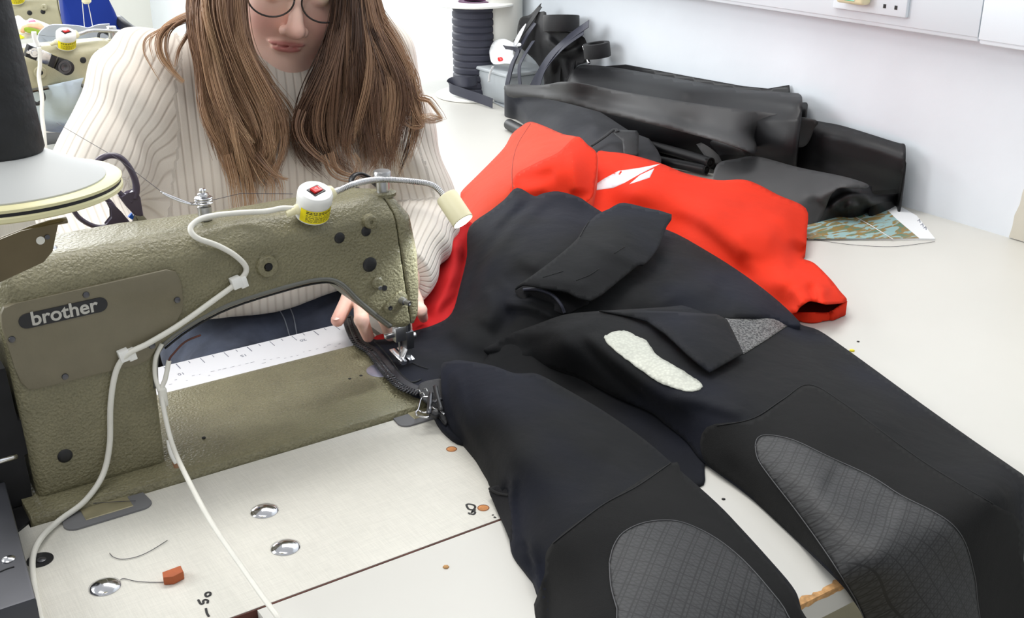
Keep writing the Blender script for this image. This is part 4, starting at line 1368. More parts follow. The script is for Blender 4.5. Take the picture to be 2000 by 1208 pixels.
# --- black torso
DA = Drape([(672, 622, .018), (694, 676, .017), (744, 722, .017), (800, 768, .018), (865, 800, .012), (735, 665, .017), (780, 700, .019), (850, 640, .022), (880, 610, .028), (897, 560, .036),
            (910, 500, .045), (915, 447, .056), (960, 410, .075), (985, 390, .085), (1010, 368, .095), (1042, 382, .092), (1085, 374, .10), (1130, 384, .095), (1172, 412, .08),
            (1300, 450, .058), (1380, 490, .048), (1450, 535, .040), (1520, 590, .028), (1562, 632, .022), (1000, 500, .085), (1100, 480, .092), (950, 600, .055), (1000, 650, .04), (1150, 620, .05),
            (1300, 560, .06), (1400, 600, .05), (1480, 612, .042), (870, 720, .02), (1000, 740, .010), (1200, 830, .005), (1365, 945, .003), (1420, 840, .004), (900, 650, .035), (1500, 700, .0), (1300, 700, .01), (950, 500, .07)],
           [([(1062, 381), (1005, 420), (958, 480), (928, 540), (908, 610)], -.011, 10, 9), ([(1085, 382), (1030, 415), (980, 470), (945, 540), (925, 600)], .010, 16, 30),
            ([(1040, 420), (1100, 400), (1160, 425)], -.009, 14, 18), ([(1060, 530), (1010, 495), (1040, 480)], .006, 12, 26), ([(985, 560), (1010, 540), (1060, 545)], -.007, 16, 22),
            ([(950, 560), (960, 600), (940, 640)], .006, 14, 14), ([(1000, 590), (990, 630), (960, 670)], -.010, 14, 18), ([(980, 600), (1040, 602), (1090, 628)], .010, 12, 6),
            ([(870, 650), (900, 690), (960, 700)], -.008, 18, 22), ([(800, 680), (850, 705), (900, 705)], .003, 12, 12), ([(1300, 500), (1280, 540), (1300, 590)], -.008, 22, 26),
            ([(1210, 600), (1300, 575), (1420, 560)], .006, 26, 22), ([(1420, 540), (1400, 580), (1440, 600)], -.004, 18, 18), ([(1020, 378), (990, 420), (960, 440)], .006, 10, 14)], .0010, .02, 5)
OA = [(682, 618), (690, 648), (704, 671), (730, 688), (754, 717), (778, 744), (806, 764), (835, 778), (862, 830), (905, 866), (960, 850), (1100, 900), (1250, 940), (1364, 950), (1376, 915), (1372, 860), (1330, 780), (1250, 700), (1300, 640),
      (1400, 630), (1440, 621), (1500, 621), (1535, 635), (1564, 634), (1522, 590), (1455, 538), (1380, 490), (1300, 448), (1200, 425), (1172, 412), (1150, 398), (1130, 385), (1090, 374), (1060, 378), (1043, 383), (1010, 367), (985, 390), (960, 410), (916, 445), (912, 500), (898, 560), (882, 612), (850, 634), (795, 650), (735, 664), (706, 640), (690, 620)]
drape_mesh('torso', DA, OA, M_SUIT, ds_, 7, skirt=T + .0005)
seam_line('seam', DA, [(732, 668), (748, 684), (764, 704), (783, 731), (804, 747), (822, 742)], SEAMM, ds_, .0013)
seam_line('seam', DA, [(796, 704), (815, 714), (836, 721)], SEAMM, ds_, .0011)
# zip: tape, coil, ends
M_ZIP = mat('black_zip_tape', srgb(34, 33, 38), .5, 0, .1, 300, .4, 900)
M_TEETH = mat('black_zip_teeth', srgb(40, 40, 44), .3)
zp = [(676, 618), (684, 645), (698, 671), (724, 689), (748, 720), (772, 747), (792, 761), (815, 768)]
zq = [(694, 620), (704, 648), (716, 668), (738, 682), (760, 706), (782, 730), (802, 747), (822, 757)]
drape_mesh('zip_tape', DA, zp + zq[::-1], M_ZIP, ds_, 4, off=.0022, thick=.0014)
tp = catmull(zp, 14)
Vz = DA.pts(tp, .0052)
dat = [tube_data(Vz, .0017, 6)]
acc = 0
for i in range(1, len(Vz)):
    acc += np.linalg.norm(Vz[i] - Vz[i - 1])
    if acc > .0034:
        acc = 0
        d = Vz[i] - Vz[i - 1]; d /= np.linalg.norm(d)
        s = np.cross(d, [0, 0, 1]); s /= np.linalg.norm(s)
        for k, sg in enumerate((-1, 1)):
            c = Vz[i] + s * .0028 * sg + d * .0006 * sg
            vs, fs = lathe_data(c, s, [(.0013, -.0034), (.0015, 0), (.0013, .0034)], 6)
            dat.append((vs, fs))
o = from_py('zip_teeth', *merge_data(dat), M_TEETH, ds_); o['kind'] = 'stuff'
# braces buckle at the zip end
bk = empty('buckle', P(842, 785, z=T + .02)); bk.parent = ds_; bk.location = Vector(P(842, 785, z=T + .02)) - ds_.location
drape_mesh('buckle_webbing', DA, [(818, 752), (845, 742), (868, 745), (872, 790), (872, 830), (852, 806), (838, 790), (822, 776)], M_TAPEB, bk, 4, off=.006, thick=.002)
hb = [(836, 776), (826, 777), (821, 784), (817, 800), (812, 806), (816, 812), (834, 816), (839, 812)]
tube('wire_hook', [P(u, v, z=T + .018) for u, v in hb], .0012, M_CHROME, bk, 8, 5)
tube('wire_hook', [P(u, v, z=T + .021) for u, v in ((845, 785), (841, 792), (848, 798), (858, 803), (868, 810))], .0012, M_CHROME, bk, 8, 5)
tube('wire_hook', [P(u, v, z=T + .018) for u, v in ((818, 802), (826, 806), (834, 806))], .001, M_CHROME, bk, 8, 3)
q = P(851, 808, z=T + .02)
lathe('stud', q, (-.2, -.5, 1), [(.0055, -.003), (.0055, .001), (.004, .0025), (0, .003)], M_BLACKPL, bk, 20)
a, b = P(836, 775, z=T + .022), P(858, 772, z=T + .024)
tube('buckle_bar', [P(838, 808, z=T + .021), P(840, 780, z=T + .023), P(842, 768, z=T + .024)], .003, M_DARKSTEEL, bk, 8, 2, flat=.5)
tube('buckle_bar', [P(846, 785, z=T + .026), P(862, 780, z=T + .026)], .0035, M_DARKSTEEL, bk, 8, 1, flat=.5)
tube('buckle_bar', [P(850, 755, z=T + .028), P(854, 775, z=T + .027), P(862, 802, z=T + .025)], .003, M_BLACKPL, bk, 8, 3, flat=.5)
for (u, v) in ((812, 764), (820, 770), (826, 762)):
    tube('frayed_thread', [P(u, v, z=T + .023), P(u + 6, v - 3, z=T + .026), P(u + 9, v + 4, z=T + .024)], .0005, M_STEEL, bk, 5, 3)

# --- right leg, its knee falling over the table edge
YK = .561
DB = Drape([(945, 682, .034), (1000, 652, .042), (1050, 633, .052), (1120, 612, .066), (1200, 606, .07), (1300, 600, .055), (1420, 612, .042), (1500, 615, .032), (1562, 640, .014), (1650, 680, .012),
            (1700, 715, .012), (1800, 790, .012), (1900, 860, .012), (1995, 928, .012), (975, 694, .020), (1050, 714, .014), (1130, 742, .012), (1200, 776, .010), (1270, 806, .008), (1340, 862, .006),
            (1370, 900, .005), (1440, 952, .005), (1480, 985, .005), (1560, 1060, .006), (1640, 1140, .008), (1100, 665, .064), (1200, 700, .058), (1300, 750, .052), (1400, 800, .05), (1500, 860, .048),
            (1450, 720, .048), (1350, 660, .055), (1600, 750, .044), (1650, 900, .047), (1720, 820, .040), (1600, 1000, .045), (1750, 950, .046), (1520, 930, .042), (1700, 1040, .046), (1850, 930, .038), (1800, 1010, .046),
            (1900, 970, .040), (1720, 1090, .040), (1850, 1045, .036), (1960, 975, .03), (1670, 1180, ('y', YK - .005)), (1760, 1160, ('y', YK - .035)), (1850, 1120, ('y', YK - .04)), (1950, 1060, ('y', YK - .03)),
            (2000, 1000, ('y', YK - .01)), (1700, 1240, ('y', YK - .01)), (1800, 1240, ('y', YK - .045)), (1900, 1200, ('y', YK - .045)), (1992, 1220, ('y', YK - .015))],
           [([(1010, 655), (1100, 640), (1160, 628), (1180, 640)], .007, 10, 14), ([(1140, 630), (1150, 660), (1200, 710), (1290, 775), (1370, 810)], .009, 20, 12), ([(1130, 655), (1190, 720), (1280, 800)], -.006, 14, 14),
            ([(1300, 770), (1380, 790), (1460, 815)], .006, 16, 10), ([(1290, 640), (1340, 680), (1390, 725)], -.005, 14, 14), ([(1560, 650), (1600, 700), (1640, 760)], -.004, 22, 22),
            ([(1400, 880), (1500, 990), (1620, 1110)], -.004, 16, 20), ([(950, 683), (985, 690), (1040, 702)], .006, 10, 8), ([(1600, 930), (1680, 970), (1760, 1010)], -.005, 30, 30)], .0009, .018, 6)
OB = [(945, 683), (972, 668), (1000, 651), (1050, 633), (1085, 620), (1120, 612), (1200, 606), (1300, 600), (1420, 590), (1530, 612), (1564, 634), (1600, 646), (1650, 680), (1700, 716), (1800, 789), (1900, 860), (1980, 915), (2001, 932), (2003, 960), (2000, 1080), (1994, 1180), (1990, 1300),
      (1720, 1300), (1690, 1215), (1665, 1172), (1640, 1140), (1560, 1061), (1480, 986), (1440, 953), (1372, 902), (1340, 862), (1298, 828), (1270, 806), (1200, 775), (1130, 740), (1050, 712), (1000, 704), (965, 700)]
uvB = lambda v: (float(v[0] * .86 + (v[1] + min(v[2] - T, .05)) * .5), float(-(v[0]) * .5 + (v[1] + min(v[2] - T, .05)) * .86))
drape_mesh('trouser_leg', DB, OB, M_SUIT, ds_, 8, skirt=None)
PB = [(1380, 835), (1470, 820), (1530, 782), (1580, 752), (1650, 790), (1800, 900), (1940, 985), (1985, 1010), (1996, 1060), (1988, 1298), (1722, 1298), (1692, 1213), (1642, 1136), (1562, 1058), (1482, 982), (1442, 949), (1374, 898)]
drape_mesh('knee_panel', DB, PB, M_SUITK, ds_, 8, off=.0009, thick=.0006)
KB = [(1475, 872), (1480, 856), (1500, 850), (1550, 860), (1620, 893), (1700, 930), (1760, 968), (1820, 998), (1860, 1025), (1885, 1060), (1900, 1110), (1908, 1165), (1905, 1290), (1740, 1290), (1670, 1170), (1620, 1090), (1560, 1005), (1502, 930), (1480, 897)]
kp = drape_mesh('knee_patch', DB, KB, M_KNEE, ds_, 7, off=.0018, thick=.0008, uv=uvB)
M_EDGE = mat('patch_edge', srgb(76, 76, 78), .6)
seam_line('patch_edging', DB, KB + KB[:1], M_EDGE, kp, .0006, .0024, 4)
seam_line('seam', DB, [(1400, 832), (1470, 818), (1530, 780), (1580, 752), (1650, 790), (1800, 900), (1940, 985)], SEAMM, ds_, .0006, .0016)
drape_mesh('silver_patch', DB, [(1180, 662), (1183, 655), (1200, 648), (1218, 646), (1232, 650), (1246, 658), (1262, 665), (1270, 677), (1282, 692), (1300, 705), (1330, 722), (1350, 735), (1366, 745), (1372, 755), (1362, 763), (1340, 764), (1310, 756), (1283, 745), (1262, 730), (1240, 714), (1215, 695), (1192, 676)], M_OVAL, ds_, 5, off=.0022, thick=.0012, jag=.5)
# pocket flap and mesh triangle on the right thigh
DM = DB
drape_mesh('mesh_panel', DM, [(1415, 618), (1500, 612), (1545, 632), (1500, 662), (1452, 692), (1430, 660)], M_MESH, ds_, 5, off=.003, thick=.0008, smooth_out=1)
DF = Drape([(1160, 606, .072), (1250, 606, .072), (1320, 610, .068), (1400, 614, .060), (1430, 650, .056), (1452, 690, .054), (1385, 727, .062), (1340, 690, .066), (1290, 642, .068), (1240, 622, .070), (1350, 650, .070), (1400, 680, .064)],
           [([(1262, 628), (1300, 650), (1345, 692), (1384, 724)], .006, 8, 8)], .0006, .02, 7)
drape_mesh('pocket_flap', DF, [(1170, 607), (1250, 606), (1320, 609), (1400, 614), (1420, 624), (1436, 656), (1452, 690), (1420, 708), (1386, 727), (1345, 694), (1300, 652), (1264, 627), (1230, 618)], M_SUIT, ds_, 6, off=.004, skirt=None, smooth_out=1, thick=.002)

# --- left leg
DC = Drape([(862, 713, .034), (900, 705, .046), (960, 714, .050), (1050, 733, .048), (1100, 758, .038), (1180, 805, .032), (1260, 860, .027), (1320, 912, .022), (1400, 985, .018), (1500, 1090, .014), (1565, 1175, .010),
            (862, 780, .022), (880, 830, .014), (905, 865, .007), (930, 892, .006), (955, 940, .005), (990, 1010, .004), (1000, 1080, .004), (1030, 1120, .004), (1055, 1170, .004), (1060, 1250, .003),
            (950, 800, .056), (1000, 900, .054), (1100, 850, .056), (1150, 950, .054), (1080, 1060, .046), (1250, 1000, .050), (1200, 1100, .050), (1350, 1080, .044), (1300, 1190, .048), (1450, 1160, .030), (1150, 1220, .046), (1570, 1250, .0)],
           [([(872, 718), (876, 780), (895, 840), (925, 880)], -.006, 8, 8), ([(895, 712), (900, 780), (925, 850), (965, 930)], .006, 12, 16), ([(985, 720), (1010, 728), (1045, 732)], -.008, 8, 10), ([(985, 712), (1020, 714), (1060, 735)], .007, 6, 6),
            ([(992, 930), (988, 990), (998, 1070)], -.010, 5, 5), ([(1005, 920), (1000, 990), (1010, 1080)], .006, 6, 14), ([(1035, 1040), (1045, 1090), (1058, 1150), (1062, 1230)], .008, 6, 18), ([(1025, 1050), (1035, 1100), (1050, 1140)], -.008, 6, 6),
            ([(1000, 800), (1100, 900), (1180, 980)], -.003, 40, 40), ([(960, 740), (1060, 800), (1200, 900)], .004, 30, 30)], .0009, .018, 8)
OC = [(862, 713), (880, 706), (900, 704), (960, 714), (1000, 728), (1020, 730), (1050, 731), (1100, 757), (1180, 804), (1260, 860), (1320, 912), (1400, 983), (1450, 1035), (1500, 1090), (1547, 1145), (1562, 1178), (1570, 1230), (1572, 1290), (1062, 1290), (1060, 1215), (1055, 1165), (1044, 1135), (1028, 1115), (1005, 1088), (996, 1060), (990, 1012), (975, 975), (956, 945), (950, 925), (930, 892), (905, 866), (882, 835), (866, 790), (862, 750)]
drape_mesh('trouser_leg', DC, OC, M_SUIT, ds_, 8, skirt=T + .0003)
uvC = lambda v: (float(v[0] * .80 + v[1] * .6), float(-v[0] * .6 + v[1] * .80))
PC = [(1310, 905), (1180, 985), (1080, 1060), (1064, 1120), (1066, 1288), (1568, 1288), (1558, 1180), (1543, 1148), (1496, 1093), (1396, 986), (1335, 930)]
drape_mesh('knee_panel', DC, PC, M_SUITK, ds_, 8, off=.0009, thick=.0006)
seam_line('seam', DC, [(1310, 905), (1245, 950), (1180, 985), (1120, 1030), (1080, 1062)], SEAMM, ds_, .0007, .0016)
KC = [(1190, 1100), (1198, 1068), (1218, 1040), (1260, 1021), (1310, 1017), (1350, 1027), (1400, 1053), (1450, 1093), (1500, 1148), (1540, 1205), (1552, 1280), (1235, 1285), (1205, 1190), (1193, 1145)]
kp = drape_mesh('knee_patch', DC, KC, M_KNEE, ds_, 7, off=.0018, thick=.0008, uv=uvC)
seam_line('patch_edging', DC, KC + KC[:1], M_EDGE, kp, .0006, .0024, 4)
DP = Drape([(955, 960, .008), (990, 950, .02), (1000, 1020, .012), (975, 1010, .003), (990, 1060, .003)], [], 0)
drape_mesh('pocket_lining', DP, [(956, 955), (990, 950), (1000, 990), (1000, 1060), (985, 1030), (965, 985)], M_SUITIN, ds_, 5, thick=.0006)
seam_line('pocket_edge', DP, [(956, 955), (972, 964), (994, 968)], SEAMM, ds_, .0016, .002)

# --- folded flap lying over the torso
DFl = Drape([(1150, 430, .10), (1180, 412, .104), (1215, 397, .106), (1260, 405, .10), (1312, 418, .094), (1300, 450, .09), (1280, 490, .085), (1255, 518, .082), (1200, 555, .080), (1152, 588, .078),
             (1110, 572, .085), (1060, 562, .092), (1020, 556, .090), (1010, 562, .084), (1040, 540, .096), (1090, 500, .102), (1200, 470, .103), (1150, 530, .096)],
            [([(1135, 465), (1190, 490), (1250, 517)], .004, 12, 12, (0, 1)), ([(1020, 545), (1080, 545), (1160, 560)], .004, 10, 16), ([(1160, 440), (1220, 455), (1290, 450)], -.002, 16, 16)], .0006, .02, 9)
OF = [(1140, 445), (1165, 420), (1190, 408), (1210, 397), (1230, 398), (1262, 406), (1312, 419), (1303, 440), (1285, 485), (1268, 508), (1256, 518), (1245, 519), (1200, 556), (1153, 588), (1110, 571), (1075, 565), (1040, 559), (1020, 557), (1006, 565), (1012, 556), (1040, 538), (1090, 500), (1128, 466)]
drape_mesh('folded_flap', DFl, OF, M_SUIT, ds_, 6, off=.004, thick=.0022, smooth_out=2)
seam_line('stitching', DFl, [(1150, 432), (1138, 452), (1133, 462)], SEAMM, ds_, .0005, .006)
for ln_ in ([(1125, 548), (1150, 538), (1170, 525)], [(1200, 495), (1220, 482)], [(1060, 542), (1100, 530)]):
    seam_line('stitching', DFl, ln_, SEAMM, ds_, .0004, .005)
DFi = Drape([(1010, 562, .078), (1060, 566, .080), (1100, 585, .070), (1150, 590, .062), (1105, 615, .055), (1060, 605, .060), (1022, 588, .066)], [([(1030, 565), (1065, 572), (1095, 592), (1104, 612)], .006, 5, 5), ([(1025, 580), (1060, 590), (1090, 600)], -.008, 8, 8)], .0006, .03, 10)
drape_mesh('rolled_hem', DFi, [(1006, 564), (1040, 557), (1090, 566), (1150, 588), (1130, 602), (1104, 614), (1080, 606), (1045, 598), (1018, 585)], M_SUITIN, ds_, 5, off=0, thick=.0015)
rl = [(1022, 566), (1050, 566), (1078, 576), (1095, 594), (1103, 612)]
seam_line('hem_edge', DFi, rl, M_TAPE, ds_, .0022, .003)

# ================================================================== BLACK FABRIC STACK BY THE WALL
G_ST = 'black coated fabric pieces by the wall'
def sheet(name, lab, ctrl, folds, ol, m, step=7, skirt=None, wav=.0008, seed=0, thick=.0014, **k):
    D = Drape(ctrl, folds, wav, .02, seed)
    o = drape_mesh(name, D, ol, m, None, step, skirt=skirt, thick=thick, **k)
    tag(o, lab, 'fabric', G_ST)
    return o, D


sheet('fabric_sheet', 'thin black sheet standing against the wall behind the topmost roll',
      [(1185, 130, ('x', 1.782)), (1541, 167, ('x', 1.782)), (1350, 150, ('x', 1.780)), (1543, 195, ('x', 1.775)), (1200, 160, ('x', 1.775))], [],
      [(1150, 135), (1185, 129), (1222, 126), (1350, 150), (1450, 168), (1500, 173), (1541, 166), (1544, 200), (1400, 190), (1170, 150)], M_VINYL, smooth_out=1, seed=20, wav=.0002)
sheet('fabric_roll', 'topmost flattened black roll along the wall ending beside the bare wall',
      [(1130, 128, ('x', 1.75)), (1350, 158, ('x', 1.76)), (1565, 184, ('x', 1.765)), (1110, 170, ('x', 1.66)), (1350, 205, ('x', 1.68)), (1560, 232, ('x', 1.69)), (1340, 180, ('x', 1.70)), (1560, 205, ('x', 1.715)), (1120, 148, ('x', 1.69))],
      [([(1120, 140), (1350, 172), (1562, 198)], .010, 14, 14, (1, 1))],
      [(1118, 140), (1130, 129), (1150, 127), (1210, 133), (1350, 158), (1450, 174), (1545, 181), (1562, 184), (1567, 195), (1564, 225), (1540, 240), (1350, 225), (1105, 180), (1108, 160)], M_VINYL, seed=21, skirt=T + .03, wav=.0002)
sheet('fabric_roll', 'narrow black fold sticking out under the topmost roll at the wall',
      [(1500, 205, ('x', 1.775)), (1578, 202, ('x', 1.78)), (1572, 226, ('x', 1.755)), (1500, 230, ('x', 1.75))], [([(1500, 214), (1577, 214)], .006, 10, 10, (1, 1))],
      [(1500, 198), (1560, 200), (1576, 201), (1577, 212), (1570, 226), (1540, 232), (1500, 230)], M_VINYL, 5, seed=22, skirt=T + .03)
# long dark roll at the right, with its round end
sheet('fabric_roll', 'thick dark roll at the wall, its end reaching farthest toward the map',
      [(1420, 195, ('x', 1.772)), (1590, 236, ('x', 1.772)), (1650, 249, ('x', 1.772)), (1750, 279, ('x', 1.772)), (1768, 285, ('x', 1.772)), (1767, 340, ('x', 1.745)), (1757, 395, .006), (1700, 385, .006), (1620, 365, .006), (1480, 320, .006), (1600, 275, ('x', 1.745)), (1680, 300, ('x', 1.745)), (1745, 325, ('x', 1.745)), (1500, 250, ('x', 1.745))],
      [([(1560, 245), (1650, 268), (1764, 302)], .012, 18, 18, (1, 1)), ([(1600, 310), (1680, 335), (1762, 358)], -.007, 18, 18, (1, 1))],
      [(1420, 200), (1590, 235), (1650, 247), (1750, 278), (1764, 280), (1769, 290), (1767, 340), (1758, 396), (1740, 398), (1690, 388), (1600, 368), (1480, 325), (1420, 260)], M_VINYL, seed=23, skirt=T + .001, wav=.0003)
q = P(1757, 300, z=T + .10)
# main sheet draped over the stack
o, DM3 = sheet('fabric_sheet', 'wide grey sheened black sheet draped across the middle of the stack',
      [(1108, 163, .15), (1300, 195, .15), (1500, 221, .145), (1590, 236, .14), (1585, 262, .11), (1570, 285, .085), (1540, 281, .09), (1510, 269, .10), (1480, 285, .075), (985, 172, .085), (1050, 182, .095), (1200, 214, .108), (1350, 250, .108), (1470, 292, .09),
       (1300, 225, .128), (1150, 185, .125), (1450, 250, .122), (1060, 172, .11)],
      [([(990, 180), (1100, 195), (1250, 230), (1400, 268), (1470, 290)], .012, 12, 10, (1, 1)), ([(1060, 175), (1250, 215), (1400, 250), (1480, 268)], -.004, 12, 12, (1, 1)), ([(1480, 262), (1510, 252), (1550, 262)], .007, 12, 12)],
      [(985, 168), (1010, 165), (1060, 166), (1110, 160), (1200, 176), (1300, 193), (1400, 208), (1500, 220), (1592, 235), (1590, 252), (1578, 280), (1563, 288), (1545, 282), (1520, 270), (1498, 268), (1482, 280), (1474, 300), (1440, 288), (1350, 262), (1200, 226), (1100, 200), (1040, 190), (995, 190)], M_VINYLG, 6, seed=24, skirt=None, thick=.002, wav=.0003)
sheet('fabric_roll', 'inner black roll with curled end under the wide grey sheened sheet',
      [(1000, 190, .05), (1100, 200, .055), (1250, 240, .06), (1400, 280, .06), (1480, 300, .06), (1560, 285, .06), (1590, 260, .07), (1480, 330, .02), (1300, 270, .03), (1100, 225, .03), (1530, 300, .045)],
      [([(1100, 205), (1300, 255), (1450, 295)], .010, 10, 10, (1, 1)), ([(1476, 300), (1490, 280), (1530, 275), (1565, 290)], .010, 6, 10), ([(1500, 295), (1520, 288), (1545, 292)], .008, 4, 6)],
      [(1000, 185), (1100, 196), (1250, 230), (1400, 268), (1470, 288), (1500, 268), (1570, 280), (1600, 270), (1610, 300), (1560, 318), (1500, 320), (1460, 310), (1380, 300), (1250, 265), (1100, 230), (1010, 205)], M_VINYL, 6, seed=25, skirt=T + .002)
# lower grey sheet with curled end over the map
sheet('fabric_sheet', 'lowest dark grey sheet with wavy curled end resting on the map',
      [(1420, 318, .06), (1480, 307, .065), (1560, 328, .07), (1640, 345, .07), (1692, 362, .068), (1698, 380, .055), (1650, 368, .068), (1625, 385, .05), (1612, 410, .025), (1600, 432, .006), (1570, 442, .003), (1560, 400, .035), (1500, 360, .05), (1450, 345, .05), (1540, 440, .0), (1480, 400, .02)],
      [([(1560, 385), (1600, 380), (1640, 362), (1690, 362)], .007, 12, 9, (0, 1)), ([(1600, 400), (1615, 380), (1640, 368)], .006, 8, 8)],
      [(1400, 322), (1440, 310), (1480, 306), (1560, 327), (1640, 343), (1680, 354), (1697, 362), (1690, 368), (1655, 366), (1635, 368), (1622, 384), (1612, 408), (1602, 430), (1585, 442), (1550, 448), (1480, 420), (1400, 370)], M_VINYLG, 6, seed=26, thick=.002, wav=.0003)
sheet('fabric_roll', 'crumpled black roll end bunched between the map and the thick dark roll',
      [(1630, 370, .045), (1695, 368, .055), (1700, 400, .03), (1740, 400, .01), (1755, 395, .008), (1700, 412, .004), (1640, 425, .003), (1600, 435, .003), (1620, 395, .035), (1660, 395, .045), (1560, 400, .03)],
      [([(1620, 420), (1635, 390), (1665, 375), (1695, 385), (1700, 402)], .008, 6, 8), ([(1640, 410), (1660, 392), (1685, 398)], -.008, 6, 6), ([(1690, 405), (1720, 390), (1752, 385)], .005, 8, 8)],
      [(1560, 380), (1620, 366), (1660, 362), (1700, 362), (1708, 380), (1760, 380), (1756, 398), (1735, 402), (1712, 410), (1680, 414), (1640, 424), (1600, 436), (1560, 440)], M_VINYL, 5, seed=27, skirt=T + .001)
# matte dark cloth at the left of the stack
sheet('fabric_sheet', 'matte black folded cloth hanging at the left end of the stack',
      [(990, 185, .06), (1050, 178, .075), (1110, 190, .075), (1140, 215, .07), (1170, 250, .055), (1180, 290, .04), (1120, 265, .04), (1040, 240, .025), (1010, 205, .04), (1100, 230, .06), (1240, 300, .035), (1230, 260, .045)],
      [([(1000, 198), (1050, 195), (1100, 210), (1120, 215)], -.009, 7, 8), ([(1120, 190), (1150, 225), (1170, 270)], .010, 14, 10), ([(1010, 190), (1060, 186), (1110, 200)], .007, 8, 8)],
      [(985, 172), (1020, 172), (1060, 174), (1105, 186), (1140, 200), (1200, 225), (1260, 262), (1290, 320), (1200, 310), (1140, 300), (1060, 260), (1036, 240), (1022, 218), (1003, 196)], fabric('matte_black_cloth', srgb(36, 38, 44), .8), 6, seed=28, skirt=T + .001)
for i, (lab, pts, r) in enumerate((('slim shiny black roll just above the red sleeve', [(1150, 262), (1250, 280), (1330, 300), (1388, 318)], .0105),
                                   ('slim shiny black roll under the stack, its curled tip beside the big curl', [(1250, 258), (1350, 276), (1430, 288), (1466, 300)], .0105),
                                   ('slim dull black roll lying lowest against the red sleeve', [(1180, 292), (1260, 308), (1330, 322), (1380, 332)], .010))):
    h = (.03, .032, .015)[i]
    V = catmull([P(u, v, z=T + h) for u, v in pts], 6)
    vs, fs = tube_data(V, r, 16)
    o = from_py('fabric_roll', vs, fs, M_VINYL, None); tag(o, lab, 'fabric', G_ST)
    e = V[-1]; d = V[-1] - V[-2]; d /= np.linalg.norm(d)
    lathe('rolled_end', e, d, [(r * 1.0, -.001), (r * 1.05, .0008), (r * .75, .0008), (r * .72, -.0), (r * .5, 0), (r * .47, .0012), (r * .2, .001), (0, -.001)], M_DARK, o, 18)
sheet('fabric_scrap', 'small pointed black scrap between the two slim shiny rolls',
      [(1365, 278, .055), (1415, 276, .06), (1455, 320, .03), (1430, 325, .02), (1385, 305, .035)], [([(1400, 280), (1440, 318)], .006, 8, 8)],
      [(1360, 282), (1390, 272), (1416, 276), (1440, 300), (1460, 322), (1400, 322), (1380, 310)], M_VINYLG, 5, seed=29, smooth_out=1)
# strap arching over the stack
sp_ = [P(1160, 282, z=T + .055), P(1175, 268, z=T + .065), P(1200, 256, z=T + .075), P(1225, 258, z=T + .078), P(1240, 268, z=T + .072), P(1243, 300, z=T + .045)]
tg_ = tube('strap', [P(1155, 285, z=T + .05), P(1180, 268, z=T + .062), P(1200, 253, z=T + .072), P(1206, 258, z=T + .07)], .0045, M_TAPEB, None, 8, 5, flat=.5)
tag(tg_, 'thin black strap end sticking up beside the black webbing loop over the red hump', 'strap')
o, _d = sheet('webbing_loop', 'broad black webbing loop draped over the slim rolls', [(1195, 255, .07), (1246, 256, .07), (1248, 300, .045), (1220, 300, .045), (1235, 270, .066)], [],
      [(1196, 258), (1206, 253), (1244, 255), (1248, 262), (1247, 304), (1218, 302), (1216, 275), (1205, 266)], M_TAPEB, 5, seed=30, smooth_out=1)
# small black tube end at the left
a = P(994, 243, z=T + .014); b = P(1030, 262, z=T + .014)
dd = a - b; dd /= np.linalg.norm(dd)
st_ = lathe('cardboard_tube', b - dd * .02, dd, [(.0135, 0), (.0135, np.linalg.norm(a - b) + .02), (.011, np.linalg.norm(a - b) + .021), (.0105, np.linalg.norm(a - b) + .01), (0, np.linalg.norm(a - b) + .01)], M_VINYL, None, 24)
tag(st_, 'short black tube poking out left of the red shoulder hump', 'tube')

# map booklet under the stack
mp = empty('map_booklet', P(1700, 450, z=T))
tag(mp, 'folded blue green and brown map sheet lying under the black fabric by the wall', 'map')
mo = [P(u, v, z=T) for u, v in ((1578, 468), (1530, 430), (1600, 400), (1745, 399), (1790, 425), (1826, 470))]
prism('map_sheets', [tuple(q[:2]) for q in mo], 'z', T, T + .0035, M_WHITEP, mp)
M_MAP = mat('map_print', srgb(150, 182, 182), .4)
nt, N, L, B = nodes(M_MAP)
tc = [n for n in N if n.type == 'TEX_COORD'][0]
mpn = N.new('ShaderNodeMapping'); mpn.inputs['Scale'].default_value = (16, 40, 1); mpn.inputs['Rotation'].default_value = (0, 0, .5); L.new(tc.outputs['Object'], mpn.inputs['Vector'])
n1 = N.new('ShaderNodeTexNoise'); n1.inputs['Scale'].default_value = 1.3; n1.inputs['Detail'].default_value = 5; n1.inputs['Distortion'].default_value = 1.2; L.new(mpn.outputs[0], n1.inputs['Vector'])
r1 = N.new('ShaderNodeMapRange'); r1.inputs['From Min'].default_value = .46; r1.inputs['From Max'].default_value = .50; L.new(n1.outputs['Fac'], r1.inputs['Value'])
mix_col(M_MAP, r1.outputs[0], srgb(148, 122, 70))
r2 = N.new('ShaderNodeMapRange'); r2.inputs['From Min'].default_value = .56; r2.inputs['From Max'].default_value = .60; L.new(n1.outputs['Fac'], r2.inputs['Value'])
mix_col(M_MAP, r2.outputs[0], srgb(96, 130, 112))
me_ = [P(u, v, z=T + .0035) for u, v in ((1578, 467), (1530, 430), (1600, 400), (1720, 399), (1752, 430), (1795, 466))]
prism('map_cover', [tuple(q[:2]) for q in me_], 'z', T + .0035, T + .0042, M_MAP, mp)
tube('map_fold', [P(1655, 415, z=T + .0048), P(1700, 440, z=T + .0048), P(1745, 468, z=T + .0048)], .0012, M_WHITEP, mp, 5, 1, flat=.3)
for (u, v) in ((1792, 432), (1798, 440), (1804, 446)):
    tube('map_mark', [P(u, v, z=T + .0038), P(u + 4, v - 3, z=T + .0038), P(u + 5, v + 3, z=T + .0038)], .0008, M_GREYPRINT, mp, 5, 2, flat=.3)
